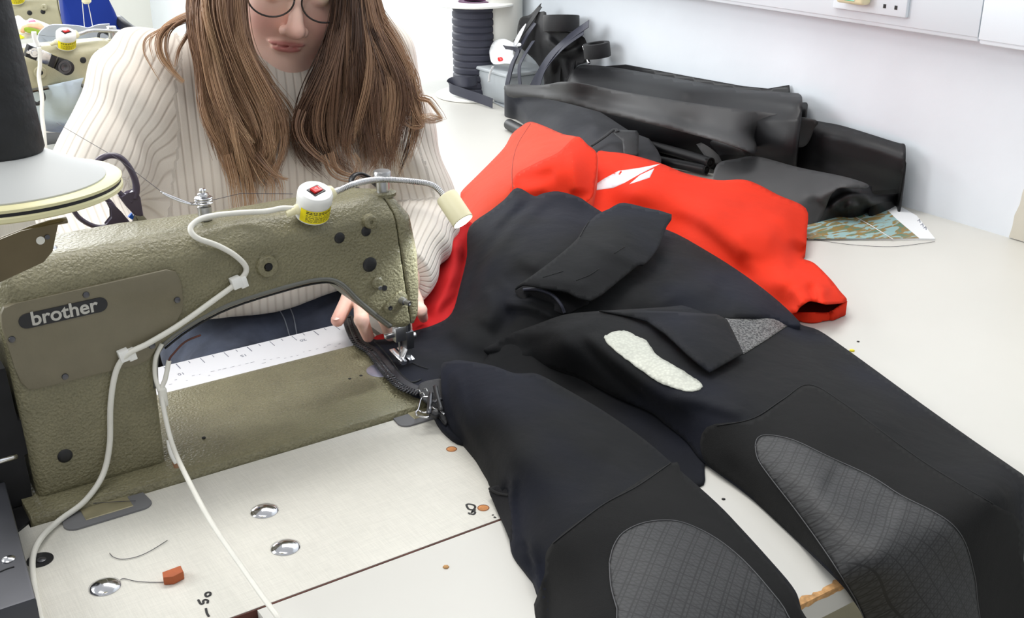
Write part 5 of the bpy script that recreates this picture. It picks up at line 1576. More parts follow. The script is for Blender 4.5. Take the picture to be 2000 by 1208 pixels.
# specks on the worktop
for lab, u, v, r, m in (('brown crumb on the white front table beside the left trouser leg', 871, 1109, .0032, M_CHIP),
                        ('dark speck on the worktop near the red cuff', 1676, 668, .0022, M_PRINT),
                        ('black speck between the two trouser legs', 1413, 976, .0022, M_PRINT),
                        ('yellow scrap peeking out beside the right trouser leg', 1664, 686, .004, M_YELLOW)):
    q = P(u, v, z=T)
    c_ = lathe('crumb', (q[0], q[1], T), (.1, .1, 1), [(r, 0), (r * .9, r * .4), (r * .3, r * .6), (0, r * .6)], m, None, 6, False)
    tag(c_, lab, 'crumb')
tt_ = tube('loose_thread', [P(1590, 468, z=T + .001), P(1660, 478, z=T + .001), P(1740, 482, z=T + .001), P(1800, 476, z=T + .001), P(1826, 472, z=T + .001)], .0004, M_THREAD, None, 5, 5)
tag(tt_, 'fine grey thread lying in front of the map', 'thread')

# ================================================================== THE SEAMSTRESS
pe = empty('person', (.64, 1.58, 0.0))
tag(pe, 'person with long brown hair, glasses and cream ribbed jumper guiding the zip under the needle', 'person')


def nrm(a):
    a = np.array(a, float); return a / np.linalg.norm(a)


Ecen = P(580, -8, y=1.500)
camh = -nrm([Ecen[0], Ecen[1], 0])
yw = math.radians(5)
fh = nrm(camh * math.cos(yw) + Rv * math.sin(yw))
pt = math.radians(11)
hf = nrm(fh * math.cos(pt) - np.array([0, 0, 1]) * math.sin(pt))
hr = nrm(np.cross([0, 0, 1], fh)); hr = hr if hr @ Rv > 0 else -hr
hu = nrm(np.cross(hf, hr)); hu = hu if hu[2] > 0 else -hu
rl_ = math.radians(9)
hr, hu = nrm(hr * math.cos(rl_) - hu * math.sin(rl_)), nrm(hu * math.cos(rl_) + hr * math.sin(rl_))
HO = Ecen - hf * .090
Hm = np.stack([hr, hu, hf])                       # world -> head axes


def H2W(p): return HO + np.array(p, float) @ Hm


SCL = 1.0


def head_sdf(p):
    q = ((p - HO.astype(np.float32)) @ Hm.T.astype(np.float32))
    s = np.abs(q[:, 0]); m = np.stack([s, q[:, 1], q[:, 2]], 1)
    d = sd_ell(q, (0, .032, -.012), (.077, .100, .098))
    d = smin(d, sd_ell(q, (0, -.030, .026), (.072, .078, .062)), .02)
    d = smin(d, sd_ell(q, (-.006, -.080, .024), (.063, .043, .052)), .025)
    d = smin(d, sd_ell(q, (-.010, -.112, .055), (.026, .020, .022)), .03)
    d = smin(d, sd_ell(m, (.038, -.045, .050), (.030, .030, .028)), .02)
    d = smin(d, sd_ell(q, (0, .040, .060), (.058, .035, .034)), .03)
    d = smax(d, -sd_ell(m, (.032, -.003, .100), (.020, .012, .014)), .012)
    d = smin(d, sd_ell(m, (.032, -.004, .0755), (.0150, .0125, .0125)), .003)
    d = smin(d, sd_cap(m, (.016, .018, .087), (.044, .018, .079), .006, .005), .012)
    d = smin(d, sd_cap(q, (0, .008, .083), (0, -.040, .109), .0075, .0115), .010)
    d = smin(d, sd_ell(q, (0, -.044, .110), (.0125, .0105, .0115)), .008)
    d = smin(d, sd_ell(m, (.0135, -.048, .098), (.0075, .0075, .0095)), .006)
    d = smax(d, -sd_ell(m, (.0065, -.0555, .105), (.0035, .004, .005)), .003)
    d = smin(d, sd_ell(q, (-.006, -.0715, .0835), (.0260, .0042, .0072)), .0045)
    d = smin(d, sd_ell(q, (-.006, -.0785, .0825), (.0205, .0058, .0080)), .0045)
    d = smax(d, -sd_ell(q, (-.006, -.0745, .0925), (.0270, .0013, .0100)), .0015)
    d = smax(d, -sd_ell(q, (0, -.091, .093), (.018, .004, .007)), .006)
    d = smin(d, sd_ell(m, (.077, -.010, -.005), (.008, .030, .018)), .01)
    return d


ShL, ShR = np.array([.455, 1.600, 1.085]), np.array([.835, 1.640, 1.075])
ElL, ElR = P(168, 400, y=1.505), P(828, 440, y=1.56)
WrL, WrR = P(225, 540, y=1.335), P(780, 548, z=T + .075)
NeckB = np.array([.655, 1.630, 1.075])
Chin = H2W((0, -.06, -.02))


def torso(p, g):
    d = sd_ell(p, (.635, 1.620, .990), (.175 + g, .105 + g, .135 + g))
    d = smin(d, sd_ell(p, (.610, 1.600, .840), (.150 + g, .100 + g, .150 + g)), .06)
    d = smin(d, sd_cap(p, ShL + [.02, 0, -.02], ShR + [-.02, 0, -.02], .055 + g, .055 + g), .06)
    d = smin(d, sd_ell(p, (.565, 1.530, .965), (.062 + g, .055 + g, .060 + g)), .05)
    d = smin(d, sd_ell(p, (.700, 1.545, .960), (.062 + g, .055 + g, .060 + g)), .05)
    return d


def arms(p, g):
    d = sd_cap(p, ShL, ElL, .048 + g, .040 + g)
    d = smin(d, sd_cap(p, ElL, WrL, .040 + g, .026 + g), .02)
    e = sd_cap(p, ShR, ElR, .048 + g, .040 + g)
    e = smin(e, sd_cap(p, ElR, WrR, .040 + g, .024 + g), .02)
    return d, e


# hands: thumb, then index to little finger; knuckle, middle joint, tip, radius
tipz = T + .030
HR = dict(wrist=WrR, f=[
    [P(706, 590, z=T + .062), P(706, 625, z=T + .058), P(719, 658, z=tipz), .0098],
    [P(745, 588, z=T + .070), P(752, 622, z=T + .066), P(762, 656, z=tipz), .0098],
    [P(780, 588, z=T + .070), P(790, 620, z=T + .064), P(795, 648, z=tipz), .0092],
    [P(810, 590, z=T + .062), P(822, 606, z=T + .056), P(827, 622, z=tipz), .0082]],
    t=[P(735, 560, z=T + .070), P(682, 582, z=T + .062), P(659, 626, z=T + .046), .0108])
HL = dict(wrist=WrL, f=[], t=None)
wl = WrL; dl = nrm(nrm(WrL - ElL) + np.array([-.75, -.1, -.1]))
sl_ax = nrm(np.cross(dl, [0, 0, 1]))
for i, (o_, l_) in enumerate(((-.028, .070), (-.009, .078), (.010, .074), (.028, .060))):
    k = wl + dl * .085 + sl_ax * o_
    m_ = k + nrm(dl + np.array([0, 0, -.25])) * l_ * .5
    HL['f'].append([k, m_, m_ + nrm(dl + np.array([0, 0, -.9])) * l_ * .5, .0085])
HL['t'] = [wl + dl * .03 - sl_ax * .022, wl + dl * .06 - sl_ax * .050, wl + dl * .085 - sl_ax * .060, .0098]


def hand(p, Hd):
    wv = Hd['wrist']
    d = None
    for k, m_, t_, r in Hd['f']:
        c = sd_cap(p, wv, k, .020, .0125)
        d = c if d is None else smin(d, c, .014)
    th = Hd['t']
    d = smin(d, sd_cap(p, wv, th[0], .018, .014), .012)
    for k, m_, t_, r in Hd['f']:
        f = smin(sd_cap(p, k, m_, r * 1.12, r), sd_cap(p, m_, t_, r, r * .82), .003)
        d = smin(d, f, .003)
    f = smin(sd_cap(p, th[0], th[1], th[3] * 1.15, th[3]), sd_cap(p, th[1], th[2], th[3], th[3] * .85), .003)
    return smin(d, f, .004)


def body_sdf(p):
    d = np.full(len(p), .5, np.float32)
    hs = p[:, 2] > 1.02
    if hs.any():
        d[hs] = head_sdf(p[hs])
        d[hs] = smin(d[hs], sd_cap(p[hs], Chin, NeckB, .050, .056), .02)
    t = torso(p, 0)
    d = smin(d, t, .03)
    a, b = arms(p, 0)
    d = smin(d, a, .03); d = smin(d, b, .03)
    nr = np.linalg.norm(p - WrR.astype(np.float32), axis=1) < .22
    if nr.any(): d[nr] = smin(d[nr], hand(p[nr], HR), .012)
    nr = np.linalg.norm(p - WrL.astype(np.float32), axis=1) < .22
    if nr.any(): d[nr] = smin(d[nr], hand(p[nr], HL), .012)
    return d


M_SKIN = mat('skin', srgb(248, 206, 188), .5, 0, .04, 30, .12, 700, 0, .4)
nt, N, L, B = nodes(M_SKIN)
B.inputs['Subsurface Weight'].default_value = .12
B.inputs['Subsurface Radius'].default_value = (.012, .004, .002)
B.inputs['Subsurface Scale'].default_value = 1.0
at = N.new('ShaderNodeAttribute'); at.attribute_name = 'lip'; mix_col(M_SKIN, at.outputs['Fac'], srgb(206, 126, 122))
at = N.new('ShaderNodeAttribute'); at.attribute_name = 'blush'; mix_col(M_SKIN, at.outputs['Fac'], srgb(224, 140, 128))
at = N.new('ShaderNodeAttribute'); at.attribute_name = 'brow'; mix_col(M_SKIN, at.outputs['Fac'], srgb(70, 46, 34))
body, V = sdf_mesh('body', body_sdf, (.18, 1.20, .74), (1.0, 1.82, 1.36), .0026, M_SKIN, pe)
q = (V - HO) @ Hm.T
lipd = np.minimum(sd_ell(q, (-.006, -.0715, .0835), (.0260, .0042, .0090)), sd_ell(q, (-.006, -.0785, .0825), (.0205, .0058, .0098)))
attr_color(body, 'lip', np.clip(.5 - lipd / .0016, 0, 1) * .9)
ck = np.exp(-((np.abs(q[:, 0]) - .038) ** 2 + (q[:, 1] + .045) ** 2 + (q[:, 2] - .07) ** 2) / .0006)
nsr = np.exp(-((q[:, 0]) ** 2 + (q[:, 1] + .046) ** 2 + (q[:, 2] - .115) ** 2) / .0003)
tipd = np.min([np.linalg.norm(V - f[2], axis=1) for f in HR['f'] + [HR['t']]], axis=0)
attr_color(body, 'blush', np.clip(ck * .55 + nsr * .35 + np.exp(-(tipd / .014) ** 2) * .5, 0, .8))
brow = sd_cap(np.stack([np.abs(q[:, 0]), q[:, 1], q[:, 2]], 1), (.014, .020, .092), (.048, .020, .080), .0035, .002)
attr_color(body, 'brow', np.clip(-(brow - .003) / .002, 0, 1) * .8)
# nails
M_NAIL = mat('nail', srgb(236, 190, 176), .3, coat=.3)
for k, m_, t_, r in HR['f'][:3] + [HR['t']]:
    d_ = nrm(t_ - m_); upv = nrm(np.array([0, 0, 1.]) - d_ * d_[2])
    sd_ = np.cross(d_, upv)
    c = t_ + upv * r * .66 + d_ * r * .15
    vs = []
    for a in range(14):
        t = 2 * math.pi * a / 14
        x, y = math.cos(t) * r * .52, math.sin(t) * r * .62
        vs.append(c + sd_ * x + d_ * y + upv * (.0012 - .5 * x * x / r))
    vs.append(c + upv * .0018)
    from_py('fingernail', vs, [(i, (i + 1) % 14, 14) for i in range(14)], M_NAIL, pe)

# jumper
HEM = T + .006


def jumper_sdf(p):
    g = .010
    d = torso(p, g)
    a, b = arms(p, .019)
    cut_ = []
    for arr, wv, ev in ((a, WrL, ElL), (b, WrR, ElR)):          # cuffs end before the hands
        ax = nrm(wv - ev)
        s = (p - wv.astype(np.float32)) @ ax.astype(np.float32)
        near = np.linalg.norm(p - wv.astype(np.float32), axis=1) < .14
        cut_.append(np.where(near, smax(arr, s + .012, .006), arr))
    a, b = cut_
    d = smin(d, a, .065); d = smin(d, b, .04)
    d = smin(d, sd_cap(p, (.50, 1.553, .80), (.70, 1.560, .80), .085, .085), .05)
    d = smin(d, sd_cap(p, P(305, 330, y=1.575), P(325, 480, y=1.565), .055, .070), .05)
    d = smin(d, sd_cap(p, NeckB + [0, -.004, -.01], Chin + (NeckB - Chin) * .42, .068, .056), .02)
    # soft folds
    x, y, z = p[:, 0], p[:, 1], p[:, 2]
    ar = np.clip(1 - np.minimum(a, b) / .05, 0, 1)
    d = d + ar * .0035 * np.sin((z * 55 + x * 34 + 2 * np.sin(x * 30))) + .0025 * np.sin(x * 31 + z * 18 + 1.3) * np.sin(z * 27 + y * 20)
    cut = HEM + .006 * np.sin(x * 30) - z
    d = smax(d, cut, .006)
    # neck opening
    ax = nrm(Chin - NeckB)
    s = (p - NeckB.astype(np.float32)) @ ax.astype(np.float32)
    lim = np.linalg.norm(Chin - NeckB) * .66
    near = np.linalg.norm(p - Chin.astype(np.float32), axis=1) < .12
    d = np.where(near, smax(d, s - lim, .005), d)
    return d


M_KNIT = mat('cream_rib_knit', srgb(236, 228, 216), .85, 0, .03, 12, 0, 1, 0, .2, sheen=.3)
nt, N, L, B = nodes(M_KNIT)
at = N.new('ShaderNodeAttribute'); at.attribute_name = 'rib'
sn = math_node(N, L, 'SINE', math_node(N, L, 'MULTIPLY', at.outputs['Fac'], 2 * math.pi / .0118))
sh = math_node(N, L, 'POWER', math_node(N, L, 'ADD', math_node(N, L, 'MULTIPLY', sn, .5), .5), 6)
bp = N.new('ShaderNodeBump'); bp.invert = True; bp.inputs['Strength'].default_value = .55; bp.inputs['Distance'].default_value = .0018
L.new(sh, bp.inputs['Height'])
nz = N.new('ShaderNodeTexNoise'); nz.inputs['Scale'].default_value = 700
tc = [n for n in N if n.type == 'TEX_COORD'][0]; L.new(tc.outputs['Object'], nz.inputs['Vector'])
b2 = N.new('ShaderNodeBump'); b2.inputs['Strength'].default_value = .25; b2.inputs['Distance'].default_value = .0006
L.new(nz.outputs['Fac'], b2.inputs['Height']); L.new(bp.outputs[0], b2.inputs['Normal']); L.new(b2.outputs[0], B.inputs['Normal'])
mix_col(M_KNIT, math_node(N, L, 'MULTIPLY', sh, .35), srgb(186, 170, 156))
jm, V = sdf_mesh('jumper', jumper_sdf, (.16, 1.22, .70), (1.02, 1.84, 1.22), .0042, M_KNIT, pe, coarse=6)


def rib_coord(V):
    tor = torso(V.astype(np.float32), .010)
    a, b = arms(V.astype(np.float32), .019)
    out = np.zeros(len(V))
    out[:] = (V - np.array([.63, 1.6, 1])) @ np.array([.96, -.28, 0])       # torso: across the chest
    for arr, S0, E0, W0 in ((a, ShL, ElL, WrL), (b, ShR, ElR, WrR)):
        sel = arr < tor - .004
        upper = np.linalg.norm(V - (S0 + E0) / 2, axis=1) < np.linalg.norm(V - (E0 + W0) / 2, axis=1)
        for mk, A, Bq in ((sel & upper, S0, E0), (sel & ~upper, E0, W0)):
            s, t, d = frame_of(Bq - A)
            w_ = V[mk] - A
            out[mk] = np.arctan2(w_ @ t, w_ @ s) * .060
    return out


attr_color(jm, 'rib', rib_coord(V))


# jeans
def jeans_sdf(p):
    d = sd_ell(p, (.61, 1.61, .67), (.175, .135, .105))
    for hx, kx in ((.53, .40), (.70, .68)):
        d = smin(d, sd_cap(p, (hx, 1.57, .665), (kx, 1.16, .61), .085, .066), .04)
        d = smin(d, sd_cap(p, (kx, 1.16, .60), (kx, 1.20, .14), .062, .045), .03)
    d = d + .0025 * np.sin(p[:, 0] * 60 + p[:, 1] * 22) * np.sin(p[:, 1] * 45)
    return d


M_JEAN = fabric('washed_black_denim', srgb(72, 78, 94), .85, .3, 900, .5, .1, 30)
sdf_mesh('jeans', jeans_sdf, (.28, 1.05, .06), (.84, 1.78, .85), .0075, M_JEAN, pe, coarse=6)
M_STITCH = mat('pale_stitching', srgb(150, 156, 168), .7)
for pts in ([(546, 606), (556, 625), (566, 658)], [(566, 600), (574, 622), (580, 655)]):
    c = []
    for u, v in pts:
        # march along the sight line to the denim surface once, when building
        t_ = 1.2
        d_ = ray(u, v)
        for _ in range(60):
            s_ = float(jeans_sdf((CAM + d_ * t_)[None].astype(np.float32))[0])
            t_ += s_ * .8
            if s_ < .0005: break
        c.append(CAM + d_ * (t_ - .001))
    tube('trouser_seam', c, .0010, M_STITCH, pe, 6, 4)
for kx in (.40, .68):
    bm = bmesh.new()
    bm_box(bm, (kx - .045, .99 + .09, .0), (kx + .045, 1.26, .085), .03, 4)
    from_bm('shoe', bm, M_BLACKPL, pe)

# glasses
M_GLS = mat('dark_tortoise_rim', srgb(38, 28, 24), .25, coat=.5)
gl = empty('glasses', H2W((0, 0, .1))); gl.parent = pe; gl.location = Vector(H2W((0, 0, .1))) - pe.location
M_LENS = bpy.data.materials.new('clear_lens'); M_LENS.use_nodes = True
nt = M_LENS.node_tree; nt.nodes.clear()
tr_ = nt.nodes.new('ShaderNodeBsdfTransparent'); gs = nt.nodes.new('ShaderNodeBsdfGlossy'); gs.inputs['Roughness'].default_value = .03
mxs = nt.nodes.new('ShaderNodeMixShader'); mxs.inputs[0].default_value = .07; ou = nt.nodes.new('ShaderNodeOutputMaterial')
nt.links.new(tr_.outputs[0], mxs.inputs[1]); nt.links.new(gs.outputs[0], mxs.inputs[2]); nt.links.new(mxs.outputs[0], ou.inputs[0])
for s in (-1, 1):
    ring = []
    for k in range(40):
        a = 2 * math.pi * k / 40
        ring.append(H2W((s * .0365 + .0315 * math.cos(a), -.002 + .0265 * math.sin(a), .1065 - .10 * abs(s * .0365 + .0315 * math.cos(a)) ** 1.5 * 2)))
    vs, fs = tube_data(ring + ring[:1], .0013, 8)
    from_py('rim', vs, fs, M_GLS, gl)
    from_py('lens', ring, [tuple(range(40))], M_LENS, gl, False)
    tube('temple', [H2W((s * .066, .006, .098)), H2W((s * .077, .004, .05)), H2W((s * .080, .0, -.01))], .0014, M_GLS, gl, 8, 5)
tube('bridge', [H2W((-.0065, .002, .107)), H2W((0, .006, .110)), H2W((.0065, .002, .107))], .0013, M_GLS, gl, 8, 5)

# ------------------------------------------------------------------ hair
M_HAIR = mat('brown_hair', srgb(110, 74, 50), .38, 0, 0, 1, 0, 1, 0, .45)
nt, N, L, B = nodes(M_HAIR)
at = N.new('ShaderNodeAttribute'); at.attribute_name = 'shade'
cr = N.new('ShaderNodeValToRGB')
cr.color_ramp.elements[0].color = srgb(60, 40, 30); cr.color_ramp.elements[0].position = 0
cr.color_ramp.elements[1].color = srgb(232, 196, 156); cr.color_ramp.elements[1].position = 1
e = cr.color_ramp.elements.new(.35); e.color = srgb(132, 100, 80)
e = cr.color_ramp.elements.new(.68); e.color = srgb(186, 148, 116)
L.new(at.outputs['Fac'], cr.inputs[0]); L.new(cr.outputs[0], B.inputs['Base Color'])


def ctr(pts): return np.array([[p[0], p[1], p[2]] for p in pts], float)


def resample(pts, n):
    c = np.array(catmull(pts, 10)); s = np.concatenate([[0], np.cumsum(np.linalg.norm(np.diff(c[:, :2], axis=0), axis=1))])
    t = np.linspace(0, s[-1], n)
    return np.stack([np.interp(t, s, c[:, i]) for i in range(3)], 1)


def px2w(a):
    d = Fw[None] + Rv[None] * ((a[:, 0:1] - 1000) / FOC) + Uv[None] * ((604 - a[:, 1:2]) / FOC)
    return CAM + d * ((a[:, 2:3] - CAM[1]) / d[:, 1:2])


NS = 24
hair_V, hair_F, hair_S = [], [], []


def add_strand(W, r, sh):
    """thin three sided tapered strand"""
    k0 = sum(len(v) for v in hair_V)
    d = np.gradient(W, axis=0); d /= np.linalg.norm(d, axis=1)[:, None] + 1e-9
    s = np.cross(d, [.3, -.9, .3]); s /= np.linalg.norm(s, axis=1)[:, None] + 1e-9
    t = np.cross(d, s)
    n = len(W)
    rr = r * np.clip(np.minimum(np.linspace(1.2, .25, n), 1), 0, 1)
    ring = []
    for a in (0, 2.094, 4.189):
        ring.append(W + (s * math.cos(a) + t * math.sin(a)) * rr[:, None])
    hair_V.append(np.stack(ring, 1).reshape(-1, 3)); hair_S.append(np.repeat(sh, 3))
    i = np.arange(n - 1)[:, None] * 3 + k0
    for a in range(3):
        b = (a + 1) % 3
        hair_F.append(np.concatenate([i + a, i + b, i + 3 + b, i + 3 + a], 1))


def hair_mass(A, Bb, n_lock, per, seed, bulge=.02, tone=0.0, wave=1.0, r=.00062, back=0.0, tip_jit=20, dark_side=0, tl=(.78, 1.0), s0=0.0, s1=1.0):
    rg = np.random.default_rng(seed)
    A = resample(A, NS); Bb = resample(Bb, NS)
    t = np.linspace(0, 1, NS)
    for k in range(n_lock):
        sc_ = s0 + (s1 - s0) * (k + rg.uniform(.1, .9)) / n_lock
        ph = rg.uniform(0, 6.28); fq = rg.uniform(1.2, 2.3); amp = rg.uniform(5, 13) * wave
        ph2 = rg.uniform(0, 6.28)
        drift = rg.normal(0, .07)
        lk = rg.normal(0, .13)
        dep = rg.uniform(0, 1)
        lt = rg.uniform(*tl)
        tj = rg.normal(0, tip_jit)
        wd = rg.uniform(.03, .07)
        for j in range(per):
            s = sc_ + rg.normal(0, wd) * (1 - .55 * t) + drift * t
            s = np.clip(s, -.06, 1.06)
            c = A * (1 - s)[:, None] + Bb * s[:, None]
            u = c[:, 0] + amp * t ** 1.2 * np.sin(ph + fq * 6.28 * t) + rg.normal(0, 3.5) * t + tj * t ** 3
            v = c[:, 1] + rg.normal(0, 4) * t
            ss = np.clip(s, 0, 1)
            y = c[:, 2] - bulge * np.sqrt(np.maximum(1 - (2 * ss - 1) ** 2, 0)) * (1 - .4 * t) + dep * .022 + back + .006 * np.sin(ph2 + fq * 7 * t) + rg.normal(0, .0025)
            L_ = lt * rg.uniform(.86, 1.0)
            tt = t * L_
            U = np.interp(tt, t, u); Vv = np.interp(tt, t, v); Y = np.interp(tt, t, y)
            W = px2w(np.stack([U, Vv, Y], 1))
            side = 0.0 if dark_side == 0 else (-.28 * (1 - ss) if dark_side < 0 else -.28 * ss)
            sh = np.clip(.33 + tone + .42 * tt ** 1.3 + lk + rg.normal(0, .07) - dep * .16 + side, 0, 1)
            add_strand(W, r * rg.uniform(.7, 1.3), sh)


LO = [(452, -120, 1.545), (400, -70, 1.515), (372, -10, 1.49), (372, 60, 1.475), (388, 130, 1.465), (398, 200, 1.46), (416, 260, 1.455), (446, 320, 1.455), (478, 375, 1.455), (500, 410, 1.455)]
LI = [(560, -150, 1.53), (502, -100, 1.485), (476, -30, 1.462), (478, 30, 1.458), (490, 90, 1.455), (518, 150, 1.452), (552, 215, 1.45), (556, 280, 1.45), (540, 330, 1.45), (528, 375, 1.45)]
RI = [(600, -150, 1.53), (645, -100, 1.49), (655, -30, 1.475), (650, 40, 1.47), (628, 110, 1.465), (600, 170, 1.46), (582, 225, 1.46), (588, 275, 1.455), (620, 320, 1.455), (660, 352, 1.455)]
RO = [(680, -130, 1.56), (716, -80, 1.54), (732, -20, 1.52), (748, 50, 1.505), (780, 110, 1.495), (806, 165, 1.485), (812, 215, 1.48), (800, 265, 1.475), (786, 315, 1.47), (772, 352, 1.47)]
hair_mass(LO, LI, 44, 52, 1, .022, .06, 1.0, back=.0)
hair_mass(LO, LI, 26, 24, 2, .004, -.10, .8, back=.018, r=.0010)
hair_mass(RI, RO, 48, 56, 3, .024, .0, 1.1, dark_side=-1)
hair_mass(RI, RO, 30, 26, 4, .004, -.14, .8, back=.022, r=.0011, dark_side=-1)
# crown over the head
CA = [(470, -60, 1.52), (500, -150, 1.53), (560, -190, 1.56), (600, -200, 1.62)]
# inner dark hair behind the cheek, framing the face
hair_mass([(640, -60, 1.50), (652, 0, 1.505), (650, 60, 1.505), (632, 110, 1.505), (600, 150, 1.50), (585, 190, 1.495)],
          [(670, -60, 1.51), (690, 0, 1.51), (690, 60, 1.51), (680, 120, 1.50), (650, 180, 1.49), (630, 240, 1.48)], 14, 34, 5, .0, -.24, .3, back=.004, tip_jit=6)
hair_mass([(470, -40, 1.50), (470, 20, 1.50), (478, 70, 1.50), (490, 110, 1.495), (505, 150, 1.485), (520, 200, 1.47)],
          [(484, -40, 1.495), (484, 20, 1.495), (486, 60, 1.495), (500, 110, 1.49), (530, 150, 1.48), (556, 200, 1.47)], 8, 26, 6, .0, -.20, .3, back=.004, tip_jit=6)
# free locks: over the photo-left shoulder, curls at the right, tips
def lock(pts, n, spread, seed, tone=.2, tipw=.3, r=.0007):
    rg = np.random.default_rng(seed)
    A = resample(pts, NS); t = np.linspace(0, 1, NS)
    nn = np.gradient(A[:, :2], axis=0); nn = np.stack([-nn[:, 1], nn[:, 0]], 1); nn /= np.linalg.norm(nn, axis=1)[:, None] + 1e-9
    for j in range(int(n * .8)):
        o_ = rg.normal(0, spread * 1.7) * (1 - (1 - tipw) * t)
        c = A.copy(); c[:, :2] += nn * o_[:, None] + rg.normal(0, 1.5, 2) * t[:, None]
        c[:, 2] += rg.normal(0, .004)
        add_strand(px2w(c), r * rg.uniform(.6, 1.2), np.clip(.35 + tone + .3 * t + rg.normal(0, .07), 0, 1))


lock([(392, 10, 1.52), (380, 28, 1.515), (350, 40, 1.515), (322, 58, 1.515), (310, 82, 1.51), (316, 112, 1.505), (336, 138, 1.50), (358, 160, 1.495)], 60, 3.5, 11)
lock([(395, 10, 1.515), (384, 28, 1.51), (352, 42, 1.51), (330, 62, 1.51), (324, 92, 1.505), (330, 118, 1.50), (342, 142, 1.495)], 26, 2, 12, .1)
lock([(396, 14, 1.51), (380, 40, 1.508), (366, 70, 1.505), (350, 98, 1.50), (342, 130, 1.495)], 22, 2, 13, .05)
lock([(360, 38, 1.52), (310, 60, 1.52), (284, 78, 1.52), (282, 104, 1.515), (296, 132, 1.51), (312, 158, 1.505)], 8, 1.5, 14, .15)
lock([(350, 44, 1.52), (305, 64, 1.52), (292, 84, 1.515), (300, 120, 1.51)], 6, 1.5, 15, .15)
lock([(735, 30, 1.51), (772, 80, 1.50), (800, 140, 1.49), (812, 200, 1.485), (826, 232, 1.48), (846, 236, 1.475), (862, 232, 1.47)], 46, 5, 16, .18)
lock([(780, 110, 1.50), (806, 150, 1.49), (816, 190, 1.485), (836, 196, 1.48), (852, 215, 1.475), (864, 233, 1.47), (845, 225, 1.47), (825, 228, 1.47)], 24, 4, 17, .2)
lock([(800, 180, 1.49), (812, 220, 1.48), (824, 246, 1.475), (806, 250, 1.475), (790, 240, 1.475)], 26, 3, 18, .12)
lock([(590, 215, 1.45), (582, 245, 1.445), (590, 275, 1.445), (612, 300, 1.445), (640, 320, 1.445), (668, 335, 1.44)], 26, 3, 19, -.05)
#lock([(600, 160, 1.455), (575, 185, 1.45), (568, 205, 1.445), (590, 235, 1.445)], 10, 2, 20, -.05)
#lock([(520, 120, 1.45), (548, 165, 1.445), (566, 220, 1.445), (585, 245, 1.44)], 18, 3, 21, .15)
lock([(640, 300, 1.445), (655, 335, 1.44), (690, 345, 1.44), (700, 320, 1.44), (690, 300, 1.445)], 24, 4, 22, .15)
lock([(500, 300, 1.445), (525, 330, 1.44), (545, 345, 1.44), (562, 350, 1.44)], 20, 3, 23, .1)
lock([(450, 300, 1.45), (462, 350, 1.45), (470, 400, 1.45), (476, 430, 1.45)], 40, 6, 24, .3, 1.2)
lock([(470, 300, 1.45), (484, 350, 1.45), (488, 400, 1.45), (492, 440, 1.45)], 30, 5, 25, .3, 1.2)
lock([(500, 300, 1.45), (522, 340, 1.45), (536, 360, 1.45), (535, 400, 1.45)], 30, 5, 26, .28, 1.2)
for i in range(45):
    rg = np.random.default_rng(100 + i)
    u0 = rg.uniform(390, 790); v0 = rg.uniform(40, 260)
    if 480 < u0 < 640: continue
    lock([(u0, v0, 1.44), (u0 + rg.normal(0, 6), v0 + 35, 1.435), (u0 + rg.normal(0, 10), v0 + 75, 1.435), (u0 + rg.normal(0, 16), v0 + 105, 1.44)], 1, 1, 200 + i, .25, r=.0003)
HV = np.concatenate(hair_V); HF = np.concatenate(hair_F); HS = np.concatenate(hair_S)
me = bpy.data.meshes.new('hair')
me.vertices.add(len(HV)); me.vertices.foreach_set('co', HV.astype(np.float32).ravel())
me.loops.add(len(HF) * 4); me.loops.foreach_set('vertex_index', HF.astype(np.int32).ravel())
me.polygons.add(len(HF)); me.polygons.foreach_set('loop_start', np.arange(0, len(HF) * 4, 4, dtype=np.int32))
me.update(calc_edges=True)
ho = link('hair', me, M_HAIR, pe, True)
attr_color(ho, 'shade', HS)
ho['kind'] = 'stuff'


# hair cap over the skull, under the strands
def cap_sdf(p):
    q = ((p - HO.astype(np.float32)) @ Hm.T.astype(np.float32))
    d = sd_ell(q, (0, .036, -.022), (.088, .112, .104))
    d = smin(d, sd_ell(q, (0, -.06, -.055), (.085, .10, .055)), .04)
    # leave the face open
    return smax(d, -sd_ell(q, (0, -.045, .085), (.066, .105, .075)), .01)


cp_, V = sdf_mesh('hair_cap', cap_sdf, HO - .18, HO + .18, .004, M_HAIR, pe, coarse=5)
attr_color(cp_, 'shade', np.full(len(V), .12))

# ================================================================== REELS AND WEBBING AT THE FAR END
sp = P(930, 186, z=T); sp = np.array([sp[0], sp[1], T])
if sp[0] > XW - .115: sp[0] = XW - .115
rl1 = empty('webbing_reel', sp)
tag(rl1, 'upright white flanged reel wound with dark webbing at the far end of the worktop', 'reel')
Z = (0, 0, 1)
lathe('flange', sp, Z, [(.108, 0), (.112, .002), (.112, .006), (.108, .008), (0, .008)], M_WHITEPL, rl1, 48)
Hs = P(930, 8, y=sp[1])[2] - T
pr = [(.060, .008)]
rr_ = random.Random(4)
z = .010
while z < Hs - .006:
    r = .0635 + rr_.uniform(-.0012, .0012)
    pr += [(r - .003, z), (r, z + .003), (r, z + .014), (r - .003, z + .017)]
    z += .0185
pr.append((.05, Hs))
lathe('wound_webbing', sp, Z, pr, M_TAPE, rl1, 48)
lathe('flange', sp + [0, 0, Hs], Z, [(.108, 0), (.112, .002), (.112, .006), (.108, .008), (.05, .008), (.048, .006), (0, .006)], M_WHITEPL, rl1, 48)
lathe('core_tube', sp + [0, 0, Hs], Z, [(.045, .005), (.045, .0095), (.03, .0095), (.03, .006)], mat('plum_core', srgb(90, 40, 80), .5), rl1, 36)
